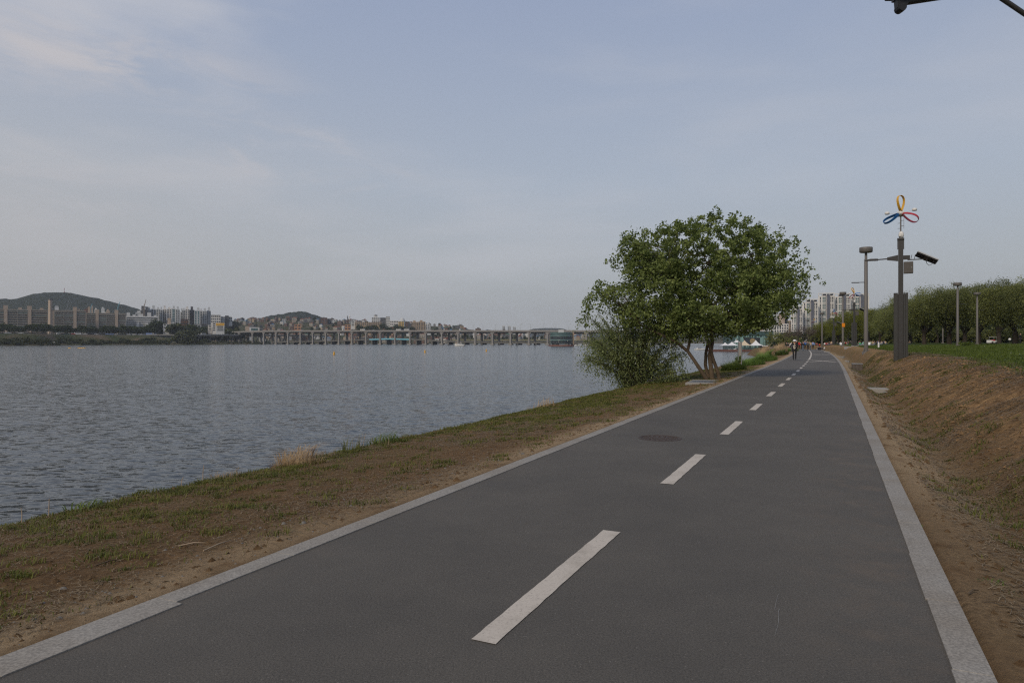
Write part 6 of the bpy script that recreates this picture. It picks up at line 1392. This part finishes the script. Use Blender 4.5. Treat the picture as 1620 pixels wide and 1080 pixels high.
for j, px in enumerate((642,674.5,683,702,728.5,735.5,763.5,771,803,811,839,848,879,889.5,920.5,930)):
    o = bl if j == 0 else copy_tree(bl); q_ = bridge_at(px)+bn*(1 if j % 2 == 0 else 22); o.location = (q_.x, q_.y, WATER+float(zdeck(px))); o.rotation_euler.z = math.atan2(bd.y, bd.x)+(math.pi if j % 2 else 0); tag(o, 'thin curved lamp post standing on the bridge deck', 'street lamp', 'lamp posts on the bridge')
for j, (px, c) in enumerate(((427,'white'),(444,'grey_wall'),(532,'red'),(571,'white'),(588,'grey_wall'),(628,'white'),(636,'cloth_sky'),(641,'white'),(757,'black'),(770,'black'))):
    key = (c, j % 2 if c == 'white' else 0)
    if key in cars: o = copy_tree(cars[key])
    else: o = cars[key] = far_car(c, key[1])
    q_ = bridge_at(px)+bn*4; o.location = (q_.x, q_.y, WATER+float(zdeck(px))+.02); o.rotation_euler.z = math.atan2(bd.y, bd.x); tag(o, f"{cw[c]} {'van' if key[1] else 'car'} crossing on the upper bridge deck", 'van' if key[1] else 'car', f"{cw[c]} {'vans' if key[1] else 'cars'} on the bridge")
o = empty('road_overpass', FP(800, 1400), 0, 'low overpass with a yellow rail seen under the bridge', 'overpass')
reparent(far_strip('deck', 690, 1000, 40, 52, 4.0, 1.2, M['concrete']), o); reparent(far_strip('rail', 690, 1000, 39, 39.8, 5.2, .8, M['ochre_rail']), o)
for px in range(700, 1000, 22): s = float(shore(px))+46; mb = MB(); mb.box((px-810)/FPX*s-1, (px-810)/FPX*s+1, s-3, s+3, -3, 2.8); reparent(mb.build('pier', M['concrete'], o), o)

# ------------------------------------------------------------------ boats, buoys and floating pavilions
def buoy(px, py, lb):
    d = (EYE-WATER)*FPX/(py-540); root = empty('channel_buoy', ((px-810)/FPX*d, d, WATER), 0, lb, 'buoy', 'yellow channel buoys'); mb = MB(); mb.lathe([(0,-.25),(.30,-.2),(.33,.0),(.31,.25),(.20,.75),(.16,1.0),(.0,1.05)], 14); mb.build('float', M['yellow'], root)
    mb = MB(); mb.lathe([(.05,1.05),(.07,1.2),(0,1.27)], 8); mb.build('top_mark', M['yellow'], root)
buoy(528.5, 561, 'yellow channel buoy nearest the camera, left one of three'); buoy(672.3, 557.8, 'yellow channel buoy left of the white yacht, middle one of three'); buoy(769.3, 556, 'yellow channel buoy right of the white yacht')
def boat(px, py, ln, rz, lb, kind=0):
    d = (EYE-WATER)*FPX/(py-540); root = empty('motor_boat', ((px-810)/FPX*d, d, WATER), rz, lb, 'boat'); mb = MB(); n = 9; V = []
    for i in range(n):
        f = i/(n-1); x = (f-.5)*ln; b = ln*.15*(1-max(0, (f-.45)/.55)**2.2); sh = ln*(.085+.05*f*f)
        V += [(x-.04*ln*(1-f)*0, -b, sh), (x, -b*.72, -.12), (x, b*.72, -.12), (x, b, sh)]
    for i in range(n-1):
        q_ = i*4; mb.f += [(q_,q_+1,q_+5,q_+4),(q_+1,q_+2,q_+6,q_+5),(q_+2,q_+3,q_+7,q_+6),(q_+3,q_,q_+4,q_+7)]
    mb.f += [(0,3,2,1)]; mb.v = V; mb.m = [0]*len(mb.f); mb.sm = [True]*len(mb.f); mb.build('hull', M['white'], root)
    hh = ln*(.16 if kind == 0 else .20); mb = MB(); mb.prism([(-.30*ln,.09*ln),(.22*ln,.11*ln),(.05*ln,hh),(-.24*ln,hh)], -ln*.10, ln*.10); c = mb.build('cabin', M['white'], root, bevel=.05)
    mb = MB(); mb.prism([(-.23*ln,.125*ln),(.14*ln,.125*ln),(.045*ln,hh-.012*ln),(-.21*ln,hh-.012*ln)], -ln*.102, ln*.102); mb.build('cabin_window', M['win'], c)
    if kind == 0: mb = MB(); mb.tube([(-.1*ln,0,hh),(-.12*ln,0,hh+ln*.1)], .05, 6); mb.box(-.2*ln,-.02*ln,-.07*ln,.07*ln,hh+ln*.03,hh+ln*.04); mb.build('mast', M['white'], root)
    return root
yt = boat(727, 547.6, 8.6, math.pi*.06+math.pi, 'white motor yacht out on the open river in front of the bridge piers'); yt.scale = (1, 1, 1.9); boat(1166, 556, 7.4, math.pi, 'white open motor boat moored at the red deck behind the notice board', 1); boat(1107, 553.6, 5.6, 0.1, 'white cabin boat seen between the tree trunks', 1)
boat(914, 546.9, 8, .2, 'white boat moored beside the round glass pavilion', 1); boat(930, 546.8, 7, .3, 'white boat half hidden by the left edge of the willow shrub', 1); boat(1066, 549, 7, 0, 'white boat moored behind the left tree trunk', 1)
def canoe(px, py, n_, lb):
    d = (EYE-WATER)*FPX/(py-540); L_ = .9+n_*1.1; root = empty('kayak', ((px-810)/FPX*d, d, WATER), 0, lb, 'kayak'); mb = MB(); mb.tube([(-L_/2,0,.12),(-L_*.35,0,.06),(0,0,.04),(L_*.35,0,.06),(L_/2,0,.14)], [.04,.28,.33,.28,.04], 8); mb.build('hull', M['yellow'], root)
    return root, d, L_
for px, py, n_, lb in ((110,550.6,1,'single yellow kayak near the far bank'),(129,550.8,4,'long yellow kayak with four paddlers near the far bank')):
    root, d, L_ = canoe(px, py, n_, lb)
    for j in range(n_):
        o = sp[1].copy(); COL.objects.link(o); o.location = root.location+Vector((-L_/2+L_*(j+.5)/n_, 0, .15)); o.rotation_euler.z = -1.57; tag(o, ('lone dark paddler sitting in the single yellow kayak' if n_ == 1 else 'dark paddler sitting in the long yellow kayak'), 'person', None if n_ == 1 else 'paddlers in the long kayak')
# round glass pavilion on its raft
d = 620; k = d/FPX; root = empty('glass_pavilion', ((888-810)*k, d, WATER), 0, 'round teal glass pavilion floating on a red brown raft by the bridge', 'pavilion'); R_ = 17.5*k
mb = MB(); mb.lathe([(0,1.3),(R_*1.15,1.3),(R_*1.15,-.8)], 30); mb.build('raft', M['deck_red'], root); H_ = 12.2
mb = MB(); mb.lathe([(R_*.96,1.9),(R_,6.2),(R_*1.0,H_),(0,H_+.3)], 40, smooth=False); mb.build('glass_wall', M['glass_teal'], root)
for z in (5.2,9.2,12.0): mb = MB(); mb.lathe([(R_*1.0,z),(R_*1.03,z),(R_*1.03,z+.45),(R_*1.0,z+.45)], 40); mb.build('floor_band', M['glass_pale'], root)
for z0, z1 in ((5.9,9.1),(2.2,5.0)):
    for j in range(9): a = -2.6+j*.26; mb = MB(); mb.box(-1.05,1.05,-.1,.1,z0,z1, M=Matrix.Rotation(a+math.pi/2, 4, 'Z') @ Matrix.Translation((0,-R_*1.008,0))); mb.build('window', M['win'], root)
mb = MB(); mb.box(R_*.86,R_*1.12,-3,6,1.9,H_+.5); mb.build('stair_wall', M['tan_wall'], root); mb = MB(); mb.box(-2.5,2,-3,3,H_+.3,H_+3); mb.build('roof_hut', M['grey_wall'], root)
# square glass pavilion with canopies and the red deck in front
d = 335; k = d/FPX; x = (1191-810)*k; z0 = -1.9; root = empty('glass_pavilion', (x, d, z0), -.0, 'square pale teal glass pavilion behind the white canopies', 'pavilion'); w2 = 31.5*k; H_ = EYE+(540-524)*k-z0
mb = MB(); mb.box(-w2,w2,0,16,-2,H_); mb.build('glass_wall', M['glass_teal'], root)
for j in range(22): f = -w2+2*w2*(j+.5)/22; boxpart(root, 'glass_panel', f-.36, f+.30, -.12, .1, .4, H_-2.2, 'glass_pale' if j % 3 else 'glass_teal')
boxpart(root, 'roof_fascia', -w2-.3, w2+.3, -.5, 16.4, H_-1.9, H_-.1, 'glass_teal'); boxpart(root, 'roof', -w2-.5, w2+.5, -.7, 16.6, H_-.09, H_+.25, 'grey_wall')
boxpart(root, 'screen', -4.6, 3.4, -.5, -.14, 2.2, 5.4, 'win'); boxpart(root, 'door_frame', -5.6, -4.62, -.4, -.14, 2.0, 5.5, 'glass_pale'); boxpart(root, 'door_frame', 3.42, 4.3, -.4, -.14, 2.0, 5.5, 'glass_pale'); boxpart(root, 'sign_band', 2.6, w2-1, -1.4, -.52, .9, 1.7, 'black')
boxpart(root, 'sign_lettering', 4.0, 7.0, -1.46, -1.41, 1.05, 1.5, 'white')
mb = MB(); mb.tube([(-.3,-.62,3.7),(-.3,-.51,3.7)], 1.35, 22); mb.build('round_emblem', M['brass'], root)
d = 290; k = d/FPX; root = empty('floating_deck', ((1180-810)*k, d, WATER), 0, 'red brown floating deck with railings below the canopies', 'deck'); mb = MB(); mb.box(-14,10,-1,8,-.4,.85); mb.build('platform', M['deck_red'], root)
mb = MB()
for j in range(25): mb.tube([(-14+j,-.9,.85),(-14+j,-.9,1.95)], .03, 5)
mb.tube([(-14,-.9,1.95),(10,-.9,1.95)], .035, 6); mb.tube([(-14,-.9,1.4),(10,-.9,1.4)], .02, 6); mb.build('railing', M['pole_dark'], root)
cn = 0
for px, ap, edge, wd_, c, lb, dd_ in ((1181,538.0,546.4,18.6,'cream','tan pointed canopy between the two white ones',292),(1199,537.8,546.5,18.6,'tent','white pointed canopy at the right, in front of the glass pavilion',292),(1161,540.6,546.4,19.5,'tent','white pointed canopy at the left, behind the notice board',292),(1168.5,535.3,541.5,9,'tent','small white canopy peak above the left canopy',306),(1150,541.5,546.5,14,'tent','white canopy half hidden by the tree crown',300)):
    k = dd_/FPX; zd = WATER+.85; root = empty('canopy_tent', ((px-810)*k, dd_+2.6, zd), 0, lb, 'canopy'); r0 = wd_*k/2; ze = EYE+(540-edge)*k-zd; za = EYE+(540-ap)*k-zd
    mb = MB(); rows = [(1,0),(.72,.13),(.48,.32),(.26,.58),(.10,.84),(.02,1)]; V = []
    for f, g_ in rows:
        for a in range(12): q_ = a/12*8; sx = [(-1,-1),(1,-1),(1,1),(-1,1)][a//3]; ex = [(-1,-1),(1,-1),(1,1),(-1,1)][(a//3+1) % 4]; t_ = (a % 3)/3; V.append(((sx[0]*(1-t_)+ex[0]*t_)*r0*f, (sx[1]*(1-t_)+ex[1]*t_)*r0*f, ze+(za-ze)*g_))
    for i in range(5):
        for a in range(12): mb.f.append((i*12+a, i*12+(a+1) % 12, (i+1)*12+(a+1) % 12, (i+1)*12+a))
    mb.v = V; mb.m = [0]*len(mb.f); mb.sm = [False]*len(mb.f); mb.build('roof_cloth', M[c], root)
    for sx in (-1,1):
        for sy in (-1,1): mb = MB(); mb.tube([(sx*r0*.95,sy*r0*.95,-.3),(sx*r0*.95,sy*r0*.95,ze)], .05, 6); mb.build('post', M['steel'], root)

# ------------------------------------------------------------------ towers and blocks beyond the park
def near_block(px0, px1, ytop, ybase, d, wall, label, nst, strip='win', dep=14, name='apartment_block', rows=0):
    k = d/FPX; wd = (px1-px0)*k; zb = EYE+(540-ybase)*k; h = (ybase-ytop)*k; ya = -math.atan2(((px0+px1)/2-810)*k, d); wd *= math.cos(ya); root = empty(name, (((px0+px1)/2-810)*k, d, zb), ya, label, 'building'); boxpart(root, 'wall', -wd/2, wd/2, 0, dep, -30, h, wall)
    for j in range(nst):
        c = -wd/2+wd*(j+.5)/nst; b = wd/nst*.28; boxpart(root, 'window_column', c-b, c+b, -.15, .1, 0, h*.93, strip); mb = MB()
        for f in range(int(h/3.2)): mb.box(c-b, c+b, -.28, -.16, f*3.2-.4, f*3.2+.5)
        mb.build('spandrel', M[wall], root)
    return root, wd, h
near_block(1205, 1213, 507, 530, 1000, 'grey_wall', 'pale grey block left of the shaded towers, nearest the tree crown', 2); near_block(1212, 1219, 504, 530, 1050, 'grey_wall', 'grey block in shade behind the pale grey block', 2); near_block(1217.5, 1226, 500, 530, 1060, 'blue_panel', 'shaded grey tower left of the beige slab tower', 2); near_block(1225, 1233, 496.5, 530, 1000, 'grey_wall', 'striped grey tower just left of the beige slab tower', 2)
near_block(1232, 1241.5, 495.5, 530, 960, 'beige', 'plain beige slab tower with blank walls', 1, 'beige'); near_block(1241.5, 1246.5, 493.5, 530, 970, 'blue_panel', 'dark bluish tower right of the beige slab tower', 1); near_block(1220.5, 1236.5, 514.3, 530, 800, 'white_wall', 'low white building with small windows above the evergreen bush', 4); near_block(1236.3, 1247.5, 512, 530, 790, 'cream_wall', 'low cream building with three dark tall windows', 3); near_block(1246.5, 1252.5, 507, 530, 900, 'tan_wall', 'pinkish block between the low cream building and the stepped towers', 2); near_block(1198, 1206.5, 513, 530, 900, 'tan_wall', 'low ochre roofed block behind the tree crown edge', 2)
near_block(1170, 1200, 516, 532, 1100, 'grey_wall', 'pale block hidden behind the tree crown', 5)
def grand_tower(px0, px1, ytop, d, label):
    k = d/FPX; wd = (px1-px0)*k; zb = -1.0; h = EYE+(540-ytop)*k-zb; ya = -math.atan2(((px0+px1)/2-810)*k, d); wd *= math.cos(ya); root = empty('apartment_tower', (((px0+px1)/2-810)*k, d, zb), ya, label, 'tower', None); boxpart(root, 'wall', -wd/2, wd/2, 0, 18, -3, h-3.6, 'cream_wall'); zt = h-3.6
    for a, b, st, nm in ((.10,.17,'win','narrow_window_column'),(.27,.45,'win_green','wide_window_column'),(.76,.81,'win','narrow_window_column'),(.86,.94,'win','narrow_window_column')):
        boxpart(root, nm, -wd/2+a*wd, -wd/2+b*wd, -.2, .1, 2, zt-.8, st); mb = MB(); nf = int(zt/9)
        for f in range(nf+1): mb.box(-wd/2+a*wd, -wd/2+b*wd, -.4, -.22, zt-f*9-1.6, zt-f*9-.5)
        for f in range(int(zt/3)): mb.box(-wd/2+a*wd, -wd/2+b*wd, -.32, -.21, f*3+.3, f*3+.75)
        if b-a > .1: c = -wd/2+(a+b)/2*wd; mb.box(c-.25, c+.25, -.42, -.20, 2, zt-.8)
        mb.build('spandrel', M['cream_wall'], root)
    boxpart(root, 'dark_bay', -wd/2+.54*wd, -wd/2+.715*wd, -2.2, .1, -2, zt+1.2, 'blue_panel'); boxpart(root, 'side_bay', -wd/2+.47*wd, -wd/2+.50*wd, -.6, .1, -2, zt+.2, 'blue_panel')
    boxpart(root, 'core', -wd*.28, wd*.42, 4, 14, zt, zt+2.4, 'dark_wall')
    for a in (0,.24,.49,.70,.965): boxpart(root, 'roof_fin', -wd/2+a*wd, -wd/2+(a+.035)*wd, -.3, 3.5, zt, h-.9, 'cream_wall')
    boxpart(root, 'roof_frame', -wd/2, wd/2, -.35, 3.6, h-.9, h, 'cream_wall')
    return root
grand_tower(1294.5, 1320, 463.3, 900, 'cream apartment tower with the tallest left corner of the stepped row'); grand_tower(1320, 1345.5, 464.3, 905, 'second tall cream tower behind the orange plate lamp post'); grand_tower(1345.5, 1375, 464.5, 910, 'tall cream tower at the right end behind the second wind pole'); grand_tower(1269.5, 1294.5, 473, 885, 'middle height cream tower of the stepped row'); grand_tower(1251.5, 1269.5, 483.5, 870, 'lowest cream tower at the left end of the stepped row')
# ground rise with trees hiding the foot of the towers
for j, px in enumerate(range(1196, 1300, 9)):
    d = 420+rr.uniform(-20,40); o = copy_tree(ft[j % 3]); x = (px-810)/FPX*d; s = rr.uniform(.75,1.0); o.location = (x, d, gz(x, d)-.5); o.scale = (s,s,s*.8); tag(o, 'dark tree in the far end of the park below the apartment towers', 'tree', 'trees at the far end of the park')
for j, px in enumerate(range(1300, 1900, 13)):
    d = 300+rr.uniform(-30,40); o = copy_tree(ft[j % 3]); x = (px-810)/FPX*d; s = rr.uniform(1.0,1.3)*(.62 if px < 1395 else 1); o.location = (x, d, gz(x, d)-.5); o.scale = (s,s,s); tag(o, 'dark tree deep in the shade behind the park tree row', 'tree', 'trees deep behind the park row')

# ------------------------------------------------------------------ haze
HAZE = 0.00009
hm = bpy.data.materials.new('haze'); hm.use_nodes = True; n_ = hm.node_tree.nodes; l_ = hm.node_tree.links; n_.clear()
ho = n_.new('ShaderNodeOutputMaterial'); hv = n_.new('ShaderNodeVolumePrincipled'); hv.inputs['Color'].default_value = (.78,.84,.92,1); hv.inputs['Density'].default_value = HAZE; hv.inputs['Anisotropy'].default_value = .2; l_.new(hv.outputs[0], ho.inputs['Volume'])
mb = MB(); mb.box(-4600, 3000, -300, 5600, -8, 260); tag(mb.build('haze', hm), 'thin pale haze over the river', 'haze', kind='stuff')
